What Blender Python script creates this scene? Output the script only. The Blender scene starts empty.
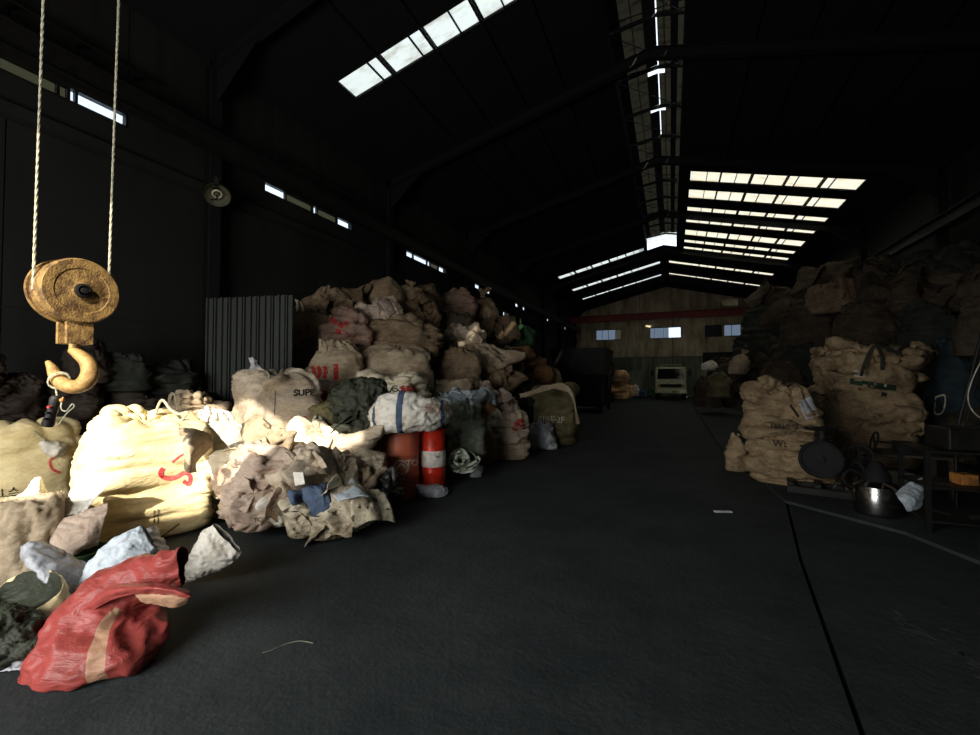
import bpy, bmesh, math, random
import numpy as np
from mathutils import Vector, Matrix
from mathutils.bvhtree import BVHTree

# ------------------------------------------------------------------ camera, light, exposure
SC = bpy.context.scene
COL = SC.collection
F = 432.3; YAW = math.radians(22.78); PIT = math.radians(1.44); EYE = 1.6
cam_d = bpy.data.cameras.new('camera'); cam = bpy.data.objects.new('camera', cam_d); COL.objects.link(cam)
cam_d.sensor_width = 36; cam_d.lens = F / 980 * 36; cam_d.clip_end = 300
cam.location = (0, 0, EYE); cam.rotation_euler = (math.pi / 2 + PIT, 0, YAW)
SC.camera = cam
SC.view_settings.view_transform = 'Standard'; SC.view_settings.look = 'None'
SC.view_settings.gamma = 1; SC.view_settings.use_curve_mapping = False
SC.view_settings.exposure = 0.0
world = bpy.data.worlds.new('world'); SC.world = world; world.use_nodes = True
bg = world.node_tree.nodes['Background']
bg.inputs[0].default_value = (0.80, 0.91, 1.0, 1); bg.inputs[1].default_value = 1.6
sun_d = bpy.data.lights.new('sun', 'SUN'); sun = bpy.data.objects.new('sun', sun_d); COL.objects.link(sun)
sun_d.energy = 9; sun_d.angle = math.radians(0.6); sun_d.color = (1.0, 0.93, 0.80)
SUN = Vector((-0.40, 0.917, -0.68)).normalized()
sun.rotation_euler = SUN.to_track_quat('-Z', 'Y').to_euler()
sun.location = (0, -10, 12)
door_d = bpy.data.lights.new('daylight_in_doorway', 'AREA'); door = bpy.data.objects.new('daylight_in_doorway', door_d); COL.objects.link(door)
door_d.shape = 'RECTANGLE'; door_d.size = 3.9; door_d.size_y = 2.4; door_d.energy = 340
door_d.color = (1.0, 0.985, 0.965)
door.location = (-3.4, -2.35, 2.05); door.rotation_euler = (math.pi / 2, 0, 0)   # lies in the doorway, shines into the hall
door.rotation_euler = Vector((0, 1, 0)).to_track_quat('-Z', 'Y').to_euler()

# ------------------------------------------------------------------ pixel helpers
fw = np.array([-math.sin(YAW) * math.cos(PIT), math.cos(YAW) * math.cos(PIT), math.sin(PIT)])
rt = np.array([math.cos(YAW), math.sin(YAW), 0.0]); up = np.cross(rt, fw)
CO = np.array([0, 0, EYE])
def ray(u, v): return fw + rt * (u - 490) / F - up * (v - 367.5) / F
def W(u, v, z): return CO + ray(u, v) * z                 # point at camera depth z
def onX(u, v, x): r = ray(u, v); return CO + r * (x / r[0])
def onY(u, v, y): r = ray(u, v); return CO + r * (y / r[1])
def onZ(u, v, z=0.0): r = ray(u, v); return CO + r * ((z - EYE) / r[2])
def depth(p): return float((np.array(p) - CO) @ fw)
def S(r, g, b):
    f = lambda c: (c / 255 / 12.92) if c <= 10.31 else ((c / 255 + .055) / 1.055) ** 2.4
    return (f(r), f(g), f(b), 1)

# ------------------------------------------------------------------ materials
def nt(m): m.use_nodes = True; return m.node_tree.nodes, m.node_tree.links
def base_mat(name, rough=.8, metal=0, spec=.3):
    m = bpy.data.materials.new(name); n, l = nt(m); b = n['Principled BSDF']
    b.inputs['Roughness'].default_value = rough; b.inputs['Metallic'].default_value = metal
    b.inputs['Specular IOR Level'].default_value = spec
    return m, n, l, b
def noise_node(n, l, co, scale, detail=5, rough=.6, stretch=None, dist=0):
    t = n.new('ShaderNodeTexNoise'); t.inputs['Scale'].default_value = scale; t.inputs['Detail'].default_value = detail
    t.inputs['Roughness'].default_value = rough; t.inputs['Distortion'].default_value = dist
    if stretch:
        mp = n.new('ShaderNodeMapping'); mp.inputs['Scale'].default_value = stretch; l.new(co, mp.inputs[0]); co = mp.outputs[0]
    l.new(co, t.inputs['Vector']); return t
def ramp(n, l, src, p0, p1, c0=(0, 0, 0, 1), c1=(1, 1, 1, 1)):
    r = n.new('ShaderNodeValToRGB'); e = r.color_ramp.elements
    e[0].position = p0; e[1].position = p1; e[0].color = c0; e[1].color = c1; l.new(src, r.inputs[0]); return r
def mixc(n, l, fac, a, b):
    m = n.new('ShaderNodeMix'); m.data_type = 'RGBA'
    if isinstance(fac, (int, float)): m.inputs[0].default_value = fac
    else: l.new(fac, m.inputs[0])
    for i, c in ((6, a), (7, b)):
        if isinstance(c, tuple): m.inputs[i].default_value = c
        else: l.new(c, m.inputs[i])
    return m.outputs[2]
def bump(n, l, b, srcs):
    prev = None
    for s, st, d in srcs:
        k = n.new('ShaderNodeBump'); k.inputs['Strength'].default_value = st; k.inputs['Distance'].default_value = d
        l.new(s, k.inputs['Height'])
        if prev is not None: l.new(prev, k.inputs['Normal'])
        prev = k.outputs[0]
    l.new(prev, b.inputs['Normal'])
def fabric(name, c, dirt=(95, 75, 50), grime=.45, rough=.75, wr=.6, sheen=0.0, blot=None):
    m, n, l, b = base_mat(name, rough, 0, .25)
    co = n.new('ShaderNodeTexCoord').outputs['Object']
    big = noise_node(n, l, co, 2.2, 6, .65)
    med = noise_node(n, l, co, 5, 7, .72, (1, 1, 1.7), 1.6)
    r1 = ramp(n, l, big.outputs[0], .42, .68); r2 = ramp(n, l, med.outputs[0], .42, .66)
    ad = n.new('ShaderNodeMath'); ad.operation = 'MULTIPLY_ADD'; l.new(r2.outputs[0], ad.inputs[0]); ad.inputs[1].default_value = grime * .95
    mu = n.new('ShaderNodeMath'); mu.operation = 'MULTIPLY'; l.new(r1.outputs[0], mu.inputs[0]); mu.inputs[1].default_value = grime
    l.new(mu.outputs[0], ad.inputs[2]); ad.use_clamp = True
    col = mixc(n, l, ad.outputs[0], S(*c), S(*dirt))
    if blot:
        k = noise_node(n, l, co, blot[1], 3, .5); rr = ramp(n, l, k.outputs[0], .60, .66)
        col = mixc(n, l, rr.outputs[0], col, S(*blot[0]))
    l.new(col, b.inputs['Base Color'])
    wv = noise_node(n, l, co, 7, 4, .55, (1, 1, 2.6), 1.2); fine = noise_node(n, l, co, 45, 3, .6)
    bump(n, l, b, [(wv.outputs[0], wr * .7, .04), (fine.outputs[0], .25, .004)])
    if sheen: b.inputs['Sheen Weight'].default_value = sheen
    return m
def paint(name, c, c2=None, rough=.6, metal=0, scale=6, amt=(.45, .65), b_=.3, stretch=None, spec=.4):
    m, n, l, b = base_mat(name, rough, metal, spec)
    co = n.new('ShaderNodeTexCoord').outputs['Object']
    t = noise_node(n, l, co, scale, 8, .65, stretch)
    r = ramp(n, l, t.outputs[0], *amt)
    l.new(mixc(n, l, r.outputs[0], S(*c), S(*(c2 or c))), b.inputs['Base Color'])
    f = noise_node(n, l, co, scale * 6, 4, .6)
    bump(n, l, b, [(f.outputs[0], b_, .01)])
    return m
def plastic(name, c, rough=.35, trans=.0):
    m, n, l, b = base_mat(name, rough, 0, .6)
    co = n.new('ShaderNodeTexCoord').outputs['Object']
    t = noise_node(n, l, co, 8, 6, .7, None, 1.5); r = ramp(n, l, t.outputs[0], .35, .75)
    l.new(mixc(n, l, r.outputs[0], S(*c), S(*[int(x * .68) for x in c])), b.inputs['Base Color'])
    bump(n, l, b, [(t.outputs[0], .5, .03)])
    return m
M = {}
M['yellow'] = fabric('yellow_woven', (242, 226, 176), (196, 164, 104), .4)
M['cream'] = fabric('cream_woven', (238, 228, 200), (172, 148, 110), .35)
M['white'] = fabric('white_woven', (236, 232, 220), (165, 150, 120), .4)
M['beige'] = fabric('beige_woven', (208, 192, 168), (130, 108, 82), .5)
M['tan'] = fabric('tan_woven', (188, 170, 142), (108, 88, 62), .55)
M['brown'] = fabric('brown_woven', (152, 130, 102), (84, 66, 48), .6)
M['pink'] = fabric('pinkish_woven', (204, 184, 164), (124, 96, 80), .5)
M['dirtypink'] = fabric('dirty_pink_woven', (156, 130, 112), (92, 74, 58), .6, blot=((130, 58, 58), 6))
M['olive'] = fabric('olive_woven', (120, 112, 78), (60, 54, 36), .6)
M['greendark'] = fabric('dark_green_tarp', (62, 66, 52), (30, 30, 24), .6, .55, .9)
M['blackbag'] = plastic('black_film', (38, 38, 36), .3)
M['silver'] = plastic('silver_film', (190, 192, 196), .3)
M['silverdark'] = plastic('grey_film', (206, 208, 212), .25)
M['bluewhite'] = fabric('bluish_white_woven', (212, 222, 228), (140, 150, 155), .35, .5)
M['blue'] = fabric('blue_woven', (86, 102, 126), (50, 60, 70), .4)
M['teal'] = fabric('teal_tarp', (46, 62, 68), (34, 40, 38), .5)
M['green'] = fabric('green_net', (52, 88, 54), (36, 50, 34), .5)
M['red'] = fabric('red_woven', (172, 78, 72), (128, 56, 48), .5, .36, .5)
M['redlight'] = fabric('stripe_beige_woven', (184, 146, 116), (160, 112, 90), .4, .5, .5)
M['orange'] = fabric('orange_net', (160, 116, 76), (100, 72, 48), .5)
M['stained'] = fabric('stained_cream_woven', (222, 210, 182), (110, 92, 66), .6, blot=((84, 72, 56), 14))
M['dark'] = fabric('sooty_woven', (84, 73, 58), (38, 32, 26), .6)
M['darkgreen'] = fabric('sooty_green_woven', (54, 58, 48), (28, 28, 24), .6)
M['redpaint'] = paint('red_spray', (214, 60, 66), (225, 120, 110), .8, 0, 20)
M['blackink'] = paint('black_ink', (30, 27, 24), (60, 50, 44), .8, 0, 30)
M['redink'] = paint('red_ink', (190, 52, 48), (150, 60, 50), .8, 0, 30)
M['greenink'] = paint('green_ink', (34, 58, 40), (48, 62, 46), .8, 0, 20)
M['whiteink'] = paint('white_ink', (214, 206, 190), (170, 150, 120), .8, 0, 20)
M['drumred'] = paint('worn_red_drum', (206, 106, 76), (160, 100, 76), .5, .1, 5, (.4, .7), .3, (1, 1, .5))
M['drumbright'] = paint('bright_red_drum', (214, 50, 26), (150, 40, 24), .4, .1, 5)
M['bandwhite'] = paint('white_band', (224, 218, 208), (180, 168, 150), .5, 0, 12)
M['soot'] = paint('soot_black_steel', (10, 10, 10), (7, 7, 7), .85, 0, 5)
M['steel'] = paint('dark_steel', (34, 33, 31), (22, 20, 18), .55, .3, 8)
M['rust'] = paint('rusty_ochre_iron', (152, 120, 68), (92, 66, 38), .6, .1, 13, (.44, .60), .8)
M['rustlight'] = paint('worn_yellow_hook', (176, 140, 84), (118, 82, 42), .5, .2, 16, (.4, .7), .6)
M['rope'] = paint('pale_rope', (226, 222, 196), (180, 174, 140), .8, 0, 60, (.4, .6), 1)
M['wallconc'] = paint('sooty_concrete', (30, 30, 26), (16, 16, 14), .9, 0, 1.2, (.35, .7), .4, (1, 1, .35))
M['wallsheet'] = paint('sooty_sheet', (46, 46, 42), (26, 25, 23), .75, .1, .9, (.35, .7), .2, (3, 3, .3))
M['backsheet'] = paint('stained_back_sheet', (236, 222, 186), (120, 92, 58), .85, 0, .7, (.3, .7), .2, (1.5, 1.5, .5))
M['backgreen'] = paint('greenish_sheet', (150, 156, 132), (90, 92, 76), .8, 0, .8, (.3, .7), .2, (3, 1, .3))
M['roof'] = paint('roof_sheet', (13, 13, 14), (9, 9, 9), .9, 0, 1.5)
M['redbeam'] = paint('red_girder', (112, 34, 26), (70, 28, 22), .6, .1, 3)
M['stainless'] = paint('stainless', (190, 190, 186), (140, 138, 130), .22, 1, 10, (.4, .7), .1)
M['wood'] = paint('grey_wood', (84, 72, 56), (50, 42, 34), .85, 0, 6, (.35, .65), .5, (1, 8, 8))
M['truckpaint'] = paint('pale_truck_paint', (206, 204, 170), (160, 156, 124), .45, 0, 6)
M['rubber'] = paint('rubber', (20, 20, 20), (14, 14, 14), .8, 0, 10)
M['panelgreen'] = paint('grey_green_partition', (44, 48, 43), (30, 32, 28), .7, .1, 1.5, (.35, .7), .2, (1, 1, .2))
M['ash'] = paint('soot_heap', (40, 34, 28), (24, 21, 18), .95, 0, 10, (.4, .6), 1)
M['scrapwhite'] = paint('dirty_white', (226, 228, 232), (170, 172, 176), .7, 0, 14)
M['ochre'] = paint('ochre_box', (176, 116, 52), (104, 70, 40), .7, 0, 10)
def glass_mat():
    m, n, l, b = base_mat('dark_glass', .08, 0, .6); b.inputs['Base Color'].default_value = S(16, 17, 20); return m
M['glass'] = glass_mat()
def pane_mat(name, tint):
    m = bpy.data.materials.new(name); n, l = nt(m); n.clear()
    o = n.new('ShaderNodeOutputMaterial'); mx = n.new('ShaderNodeMixShader'); t = n.new('ShaderNodeBsdfTransparent'); g = n.new('ShaderNodeBsdfGlossy')
    t.inputs[0].default_value = tint; g.inputs['Roughness'].default_value = .1; mx.inputs[0].default_value = .06
    l.new(t.outputs[0], mx.inputs[1]); l.new(g.outputs[0], mx.inputs[2]); l.new(mx.outputs[0], o.inputs[0]); return m
M['pane'] = pane_mat('window_glass', (.92, .95, .98, 1)); M['panedull'] = pane_mat('dusty_window_glass', (.20, .19, .14, 1))
M['panegrey'] = pane_mat('grey_window_glass', (.33, .36, .40, 1))
def skylight_mat(name, c, c2, k):
    m = bpy.data.materials.new(name); n, l = nt(m); n.clear()
    o = n.new('ShaderNodeOutputMaterial'); t = n.new('ShaderNodeBsdfTranslucent')
    co = n.new('ShaderNodeTexCoord').outputs['Object']
    t1 = noise_node(n, l, co, 1.6, 7, .7, (1, 2.5, 1)); r = ramp(n, l, t1.outputs[0], .5, .8)
    c = tuple(x * k for x in S(*c)[:3]) + (1,); c2 = tuple(x * k for x in S(*c2)[:3]) + (1,)
    l.new(mixc(n, l, r.outputs[0], c, c2), t.inputs[0]); l.new(t.outputs[0], o.inputs[0]); return m
M['sky_r'] = skylight_mat('yellowed_skylight', (255, 252, 242), (226, 208, 170), .6)
M['sky_l'] = skylight_mat('grey_skylight', (222, 226, 226), (186, 184, 174), .8)
M['sky_d'] = skylight_mat('sooty_skylight', (170, 168, 156), (84, 78, 66), .2)
def floor_mat():
    m, n, l, b = base_mat('black_concrete', .8, 0, .25)
    co = n.new('ShaderNodeTexCoord').outputs['Object']
    a = noise_node(n, l, co, .9, 8, .7); r = ramp(n, l, a.outputs[0], .35, .75, S(42, 48, 49), S(66, 71, 70))
    s = noise_node(n, l, co, 90, 2, .5); rs = ramp(n, l, s.outputs[0], .69, .76)
    c = mixc(n, l, rs.outputs[0], r.outputs[0], S(110, 112, 108))
    # dusty scrapes running along the hall
    st = noise_node(n, l, co, 5, 6, .7, (3.2, .5, 1)); rs2 = ramp(n, l, st.outputs[0], .62, .80)
    mask = noise_node(n, l, co, .35, 2, .5); rm = ramp(n, l, mask.outputs[0], .5, .62)
    mu = n.new('ShaderNodeMath'); mu.operation = 'MULTIPLY'; l.new(rs2.outputs[0], mu.inputs[0]); l.new(rm.outputs[0], mu.inputs[1])
    mu2 = n.new('ShaderNodeMath'); mu2.operation = 'MULTIPLY'; l.new(mu.outputs[0], mu2.inputs[0]); mu2.inputs[1].default_value = .5
    c = mixc(n, l, mu2.outputs[0], c, S(110, 108, 100))
    l.new(c, b.inputs['Base Color'])
    f = noise_node(n, l, co, 25, 6, .7); g = noise_node(n, l, co, 3, 4, .6)
    bump(n, l, b, [(g.outputs[0], .5, .03), (f.outputs[0], .6, .012)])
    return m
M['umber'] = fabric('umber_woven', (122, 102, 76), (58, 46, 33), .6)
M['khaki'] = fabric('khaki_woven', (172, 148, 114), (88, 72, 50), .6)
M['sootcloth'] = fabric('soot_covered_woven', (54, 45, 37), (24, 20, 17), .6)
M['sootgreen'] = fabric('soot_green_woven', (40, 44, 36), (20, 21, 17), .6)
M['peach'] = fabric('peach_woven', (238, 196, 150), (170, 112, 70), .5)
M['floor'] = floor_mat()
M['lampgrey'] = paint('lamp_grey', (120, 118, 96), (84, 80, 60), .5, .4, 20)
M['bulb'] = paint('frosted_bulb', (236, 230, 196), (214, 204, 160), .3, 0, 8)

# ------------------------------------------------------------------ noise and grid surfaces
_rng = np.random.RandomState(7)
_G = _rng.normal(size=(4096, 3)); _G /= np.linalg.norm(_G, axis=1)[:, None]
def pn(p, seed=0):
    p = np.asarray(p, float); i = np.floor(p).astype(np.int64); f = p - i; u = f * f * f * (f * (f * 6 - 15) + 10)
    out = 0
    for dx in (0, 1):
        for dy in (0, 1):
            for dz in (0, 1):
                h = ((i[..., 0] + dx) * 73856093) ^ ((i[..., 1] + dy) * 19349663) ^ ((i[..., 2] + dz) * 83492791) ^ (seed * 2654435)
                g = _G[(h ^ (h >> 9)) & 4095]
                d = (f - np.array([dx, dy, dz])); w = (u[..., 0] if dx else 1 - u[..., 0]) * (u[..., 1] if dy else 1 - u[..., 1]) * (u[..., 2] if dz else 1 - u[..., 2])
                out = out + w * (g * d).sum(-1)
    return out
def cr(ctrl, n):
    """Catmull-Rom resample of rows of numbers, even in control arc length"""
    c = np.array(ctrl, float); k = len(c); pp = np.vstack([2 * c[0] - c[1], c, 2 * c[-1] - c[-2]])
    ss = np.linspace(0, k - 1 - 1e-9, n); i = ss.astype(int); t = (ss - i)[:, None]
    a, b, d, e = pp[i], pp[i + 1], pp[i + 2], pp[i + 3]
    return .5 * (2 * b + (-a + d) * t + (2 * a - 5 * b + 4 * d - e) * t ** 2 + (-a + 3 * b - 3 * d + e) * t ** 3)
def normals(P, closed=True):
    if closed: du = np.roll(P, -1, 1) - np.roll(P, 1, 1)
    else: du = np.gradient(P, axis=1)
    dv = np.gradient(P, axis=0); n = np.cross(du, dv); ln = np.linalg.norm(n, axis=-1, keepdims=True); ln[ln < 1e-9] = 1
    return n / ln
def rotm(seed):
    rs = np.random.RandomState(seed); q, _ = np.linalg.qr(rs.normal(size=(3, 3))); return q
def puff(P, seed, layers, closed=True, mask=None, spin=None):
    """push a grid out along its normals: layers of (amplitude, (fx,fy,fz), 'v' creased valleys | 'r' ridges | 's' smooth)"""
    for k, (a, fr, kind) in enumerate(layers):
        N = normals(P, closed)
        q = (P @ rotm(spin + k)) * np.array([fr, fr * .95, fr * .38]) if spin is not None else P * np.array(fr)
        q = q + .35 * np.stack([pn(q * .7 + 3.1, seed + 50), pn(q * .7 + 7.7, seed + 51), pn(q * .7 + 5.3, seed + 52)], -1)
        v = pn(q + seed * 1.37 % 17, seed + k)
        v = {'v': np.abs(v) ** .75 * 2 - .7, 'r': .55 - np.sqrt(v * v + .0012) * 2.6, 's': v * 1.5}[kind]
        if mask is not None: v = v * mask[..., None][..., 0]
        P = P + N * (a * v)[..., None]
    return P
def grid_mesh(name, P, closed=True, mats=(), midx=None, smooth=True):
    nv, nu = P.shape[:2]; V = P.reshape(-1, 3)
    r = np.arange(nv - 1)[:, None]; c = np.arange(nu if closed else nu - 1)[None]; c2 = (c + 1) % nu
    f = np.stack([r * nu + c, r * nu + c2, (r + 1) * nu + c2, (r + 1) * nu + c], -1).reshape(-1, 4)
    me = bpy.data.meshes.new(name); me.vertices.add(len(V)); me.vertices.foreach_set('co', V.astype(np.float32).ravel())
    me.loops.add(f.size); me.loops.foreach_set('vertex_index', f.astype(np.int32).ravel())
    me.polygons.add(len(f)); me.polygons.foreach_set('loop_start', np.arange(0, f.size, 4, dtype=np.int32))
    me.polygons.foreach_set('loop_total', np.full(len(f), 4, np.int32))
    for m in mats: me.materials.append(M[m] if isinstance(m, str) else m)
    if midx is not None: me.polygons.foreach_set('material_index', midx.astype(np.int32).ravel())
    me.polygons.foreach_set('use_smooth', np.full(len(f), smooth))
    me.update(calc_edges=True); me.validate()
    return me
# ------------------------------------------------------------------ object helpers
def tag(o, label=None, cat=None, group=None, kind=None):
    if label: o['label'] = label
    if cat: o['category'] = cat
    if group: o['group'] = group
    if kind: o['kind'] = kind
    return o
def link(name, me, loc=(0, 0, 0), parent=None):
    o = bpy.data.objects.new(name, me); COL.objects.link(o); o.location = Vector(loc)
    if parent is not None:
        o.parent = parent; o.location = Vector(loc) - world_loc(parent)
    return o
def world_loc(o):
    v = Vector(o.location); p = o.parent
    while p is not None: v = v + p.location; p = p.parent
    return v
def empty(name, loc, label=None, cat=None, group=None, kind=None):
    o = bpy.data.objects.new(name, None); COL.objects.link(o); o.location = Vector(loc); o.empty_display_size = .1
    return tag(o, label, cat, group, kind)
class MB:
    """collects shapes in world coordinates; build() makes ONE mesh object whose origin is at its parent's or its own base"""
    def __init__(s): s.v = []; s.f = []
    def add(s, v, f): k = len(s.v); s.v += [tuple(x) for x in v]; s.f += [tuple(i + k for i in q) for q in f]; return s
    def box(s, c, d, rz=0, tilt=None):
        v = [Vector((sx * d[0] / 2, sy * d[1] / 2, sz * d[2] / 2)) for sx in (-1, 1) for sy in (-1, 1) for sz in (-1, 1)]
        R = Matrix.Rotation(rz, 3, 'Z')
        if tilt: R = R @ Matrix.Rotation(tilt[0], 3, 'X') @ Matrix.Rotation(tilt[1], 3, 'Y')
        v = [R @ x + Vector(c) for x in v]
        return s.add(v, [(0, 1, 3, 2), (4, 6, 7, 5), (0, 4, 5, 1), (2, 3, 7, 6), (0, 2, 6, 4), (1, 5, 7, 3)])
    def bar(s, a, b, w, h, upv=(0, 0, 1)):
        a = Vector(a); b = Vector(b); t = (b - a).normalized(); x = t.cross(Vector(upv))
        if x.length < 1e-4: x = t.cross(Vector((1, 0, 0)))
        x.normalize(); y = x.cross(t)
        v = [p + x * sx * w / 2 + y * sy * h / 2 for p in (a, b) for sx, sy in ((-1, -1), (1, -1), (1, 1), (-1, 1))]
        return s.add(v, [(3, 2, 1, 0), (4, 5, 6, 7), (0, 1, 5, 4), (1, 2, 6, 5), (2, 3, 7, 6), (3, 0, 4, 7)])
    def tube(s, pts, r, n=8, cap=True):
        pts = [Vector(p) for p in pts]; k = len(pts); rr = r if hasattr(r, '__len__') else [r] * k
        vv = []; prev = None
        for i, p in enumerate(pts):
            t = (pts[min(i + 1, k - 1)] - pts[max(i - 1, 0)]).normalized()
            if prev is None: x = t.orthogonal().normalized()
            else:
                x = prev - t * prev.dot(t); x = x.normalized() if x.length > 1e-6 else t.orthogonal().normalized()
            prev = x; y = t.cross(x)
            vv += [p + (x * math.cos(a) + y * math.sin(a)) * rr[i] for a in (2 * math.pi * j / n for j in range(n))]
        f = [(i * n + j, i * n + (j + 1) % n, (i + 1) * n + (j + 1) % n, (i + 1) * n + j) for i in range(k - 1) for j in range(n)]
        if cap: f += [tuple(reversed(range(n))), tuple(range((k - 1) * n, k * n))]
        return s.add(vv, f)
    def ribbon(s, pts, w, th, side):
        pts = [Vector(p) for p in pts]; k = len(pts); vv = []
        for i, p in enumerate(pts):
            t = (pts[min(i + 1, k - 1)] - pts[max(i - 1, 0)]).normalized(); x = Vector(side); x = (x - t * x.dot(t))
            x = x.normalized() if x.length > 1e-5 else t.orthogonal().normalized(); y = t.cross(x)
            vv += [p + x * a * w / 2 + y * b * th / 2 for a, b in ((-1, -1), (1, -1), (1, 1), (-1, 1))]
        f = [(i * 4 + j, i * 4 + (j + 1) % 4, (i + 1) * 4 + (j + 1) % 4, (i + 1) * 4 + j) for i in range(k - 1) for j in range(4)]
        return s.add(vv, f + [(3, 2, 1, 0), tuple(range((k - 1) * 4, k * 4))])
    def lathe(s, c, prof, n=32, axis=(0, 0, 1)):
        ax = Vector(axis).normalized(); x = ax.orthogonal().normalized(); y = ax.cross(x); c = Vector(c); vv = []
        for r, h in prof: vv += [c + ax * h + (x * math.cos(a) + y * math.sin(a)) * max(r, 1e-4) for a in (2 * math.pi * j / n for j in range(n))]
        k = len(prof)
        f = [(i * n + j, i * n + (j + 1) % n, (i + 1) * n + (j + 1) % n, (i + 1) * n + j) for i in range(k - 1) for j in range(n)]
        return s.add(vv, f)
    def prism(s, poly, ext):
        """flat polygon pushed along a vector"""
        n = len(poly); e = Vector(ext); vv = [Vector(p) for p in poly] + [Vector(p) + e for p in poly]
        return s.add(vv, [tuple(reversed(range(n))), tuple(range(n, 2 * n))] + [(i, (i + 1) % n, n + (i + 1) % n, n + i) for i in range(n)])
    def build(s, name, mat, parent=None, smooth=False, bevel=0):
        v = np.array(s.v); o0 = Vector(world_loc(parent)) if parent is not None else Vector(((v[:, 0].min() + v[:, 0].max()) / 2, (v[:, 1].min() + v[:, 1].max()) / 2, v[:, 2].min()))
        me = bpy.data.meshes.new(name); me.from_pydata([Vector(p) - o0 for p in s.v], [], s.f)
        me.materials.append(M[mat] if isinstance(mat, str) else mat)
        bm = bmesh.new(); bm.from_mesh(me); bmesh.ops.recalc_face_normals(bm, faces=bm.faces); bm.to_mesh(me); bm.free()
        if smooth:
            me.polygons.foreach_set('use_smooth', [True] * len(me.polygons))
            try: me.set_sharp_from_angle(angle=math.radians(40))
            except Exception: pass
        o = bpy.data.objects.new(name, me); COL.objects.link(o)
        if parent is not None: o.parent = parent
        else: o.location = o0
        if bevel:
            b = o.modifiers.new('bevel', 'BEVEL'); b.width = bevel; b.segments = 2; b.limit_method = 'ANGLE'
        return o
def copy_tree(o, delta=None, parent=None):
    c = o.copy(); COL.objects.link(c); c.parent = parent
    if delta is not None: c.location = c.location + Vector(delta)
    for ch in o.children: copy_tree(ch, None, c)
    return c

# ------------------------------------------------------------------ prints on cloth
_BV = {}
def bvh(o):
    if o.name not in _BV: _BV[o.name] = _bvh(o)
    return _BV[o.name]
def _bvh(o):
    me = o.data; w = world_loc(o); return BVHTree.FromPolygons([v.co + w for v in me.vertices], [tuple(p.vertices) for p in me.polygons])
def hit(t, u, v):
    r = Vector(ray(u, v)).normalized(); a = t.ray_cast(Vector(CO), r); return a
def text_print(target, parent, s, u, v, size, mat, roll=0, name='printed_text', shear=0, off=.012):
    t = bvh(target); h = hit(t, u, v)
    if h[0] is None: print('PRINT MISSED', s); return
    cu = bpy.data.curves.new('t', 'FONT'); cu.body = s; cu.size = size; cu.align_x = 'CENTER'; cu.align_y = 'CENTER'; cu.offset = size * off; cu.shear = shear
    ob = bpy.data.objects.new('t', cu); me = bpy.data.meshes.new_from_object(ob); bpy.data.objects.remove(ob)
    bm = bmesh.new(); bm.from_mesh(me)
    xs = [q.co.x for q in bm.verts]; x0, x1 = min(xs), max(xs); step = size / 6
    k = x0
    while k < x1:
        bmesh.ops.bisect_plane(bm, geom=bm.verts[:] + bm.edges[:] + bm.faces[:], plane_co=(k, 0, 0), plane_no=(1, 0, 0)); k += step
    k = -size
    while k < size:
        bmesh.ops.bisect_plane(bm, geom=bm.verts[:] + bm.edges[:] + bm.faces[:], plane_co=(0, k, 0), plane_no=(0, 1, 0)); k += step
    project(bm, t, h[0], u, v, roll); me2 = bpy.data.meshes.new(name); w = world_loc(parent)
    for q in bm.verts: q.co -= w
    bm.to_mesh(me2); bm.free(); me2.materials.append(M[mat])
    o = bpy.data.objects.new(name, me2); COL.objects.link(o); o.parent = parent; return o
def project(bm, t, c, u, v, roll):
    d = Vector(ray(u, v)).normalized(); x = d.cross(Vector((0, 0, 1))).normalized(); y = x.cross(d)
    R = Matrix.Rotation(roll, 3, d); x = R @ x; y = R @ y
    for q in bm.verts:
        p = c + x * q.co.x + y * q.co.y; h = t.ray_cast(p - d * .6, d)
        q.co = (h[0] + h[1].normalized() * (.006 if h[1].dot(d) < 0 else -.006)) if h[0] is not None and (h[0] - c).length < 1.2 else p - d * .004
def stroke_print(target, parent, pix, width, mat, name='spray_mark', closed=False):
    t = bvh(target); pts = cr([(a, b, 0) for a, b in pix], max(8, len(pix) * 8)); vv = []; ff = []
    rows = []
    for i in range(len(pts)):
        tg = pts[min(i + 1, len(pts) - 1)] - pts[max(i - 1, 0)]; ln = math.hypot(tg[0], tg[1]) or 1; nx, ny = -tg[1] / ln, tg[0] / ln
        h = hit(t, pts[i][0], pts[i][1])
        if h[0] is None: continue
        wp = width / 2 * F / depth(h[0]); row = []
        for k in (-1, -.33, .33, 1):
            hh = hit(t, pts[i][0] + nx * wp * k, pts[i][1] + ny * wp * k)
            row.append((hh[0] + hh[1].normalized() * (.006 if hh[1].dot(Vector(ray(*pts[i][:2]))) < 0 else -.006)) if hh[0] is not None else h[0])
        rows.append(row)
    if len(rows) < 2: print('STROKE MISSED'); return
    for i, r in enumerate(rows):
        vv += r
        if i: ff += [((i - 1) * 4 + j, (i - 1) * 4 + j + 1, i * 4 + j + 1, i * 4 + j) for j in range(3)]
    w = world_loc(parent); me = bpy.data.meshes.new(name); me.from_pydata([p - w for p in vv], [], ff); me.materials.append(M[mat])
    o = bpy.data.objects.new(name, me); COL.objects.link(o); o.parent = parent; return o

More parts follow.
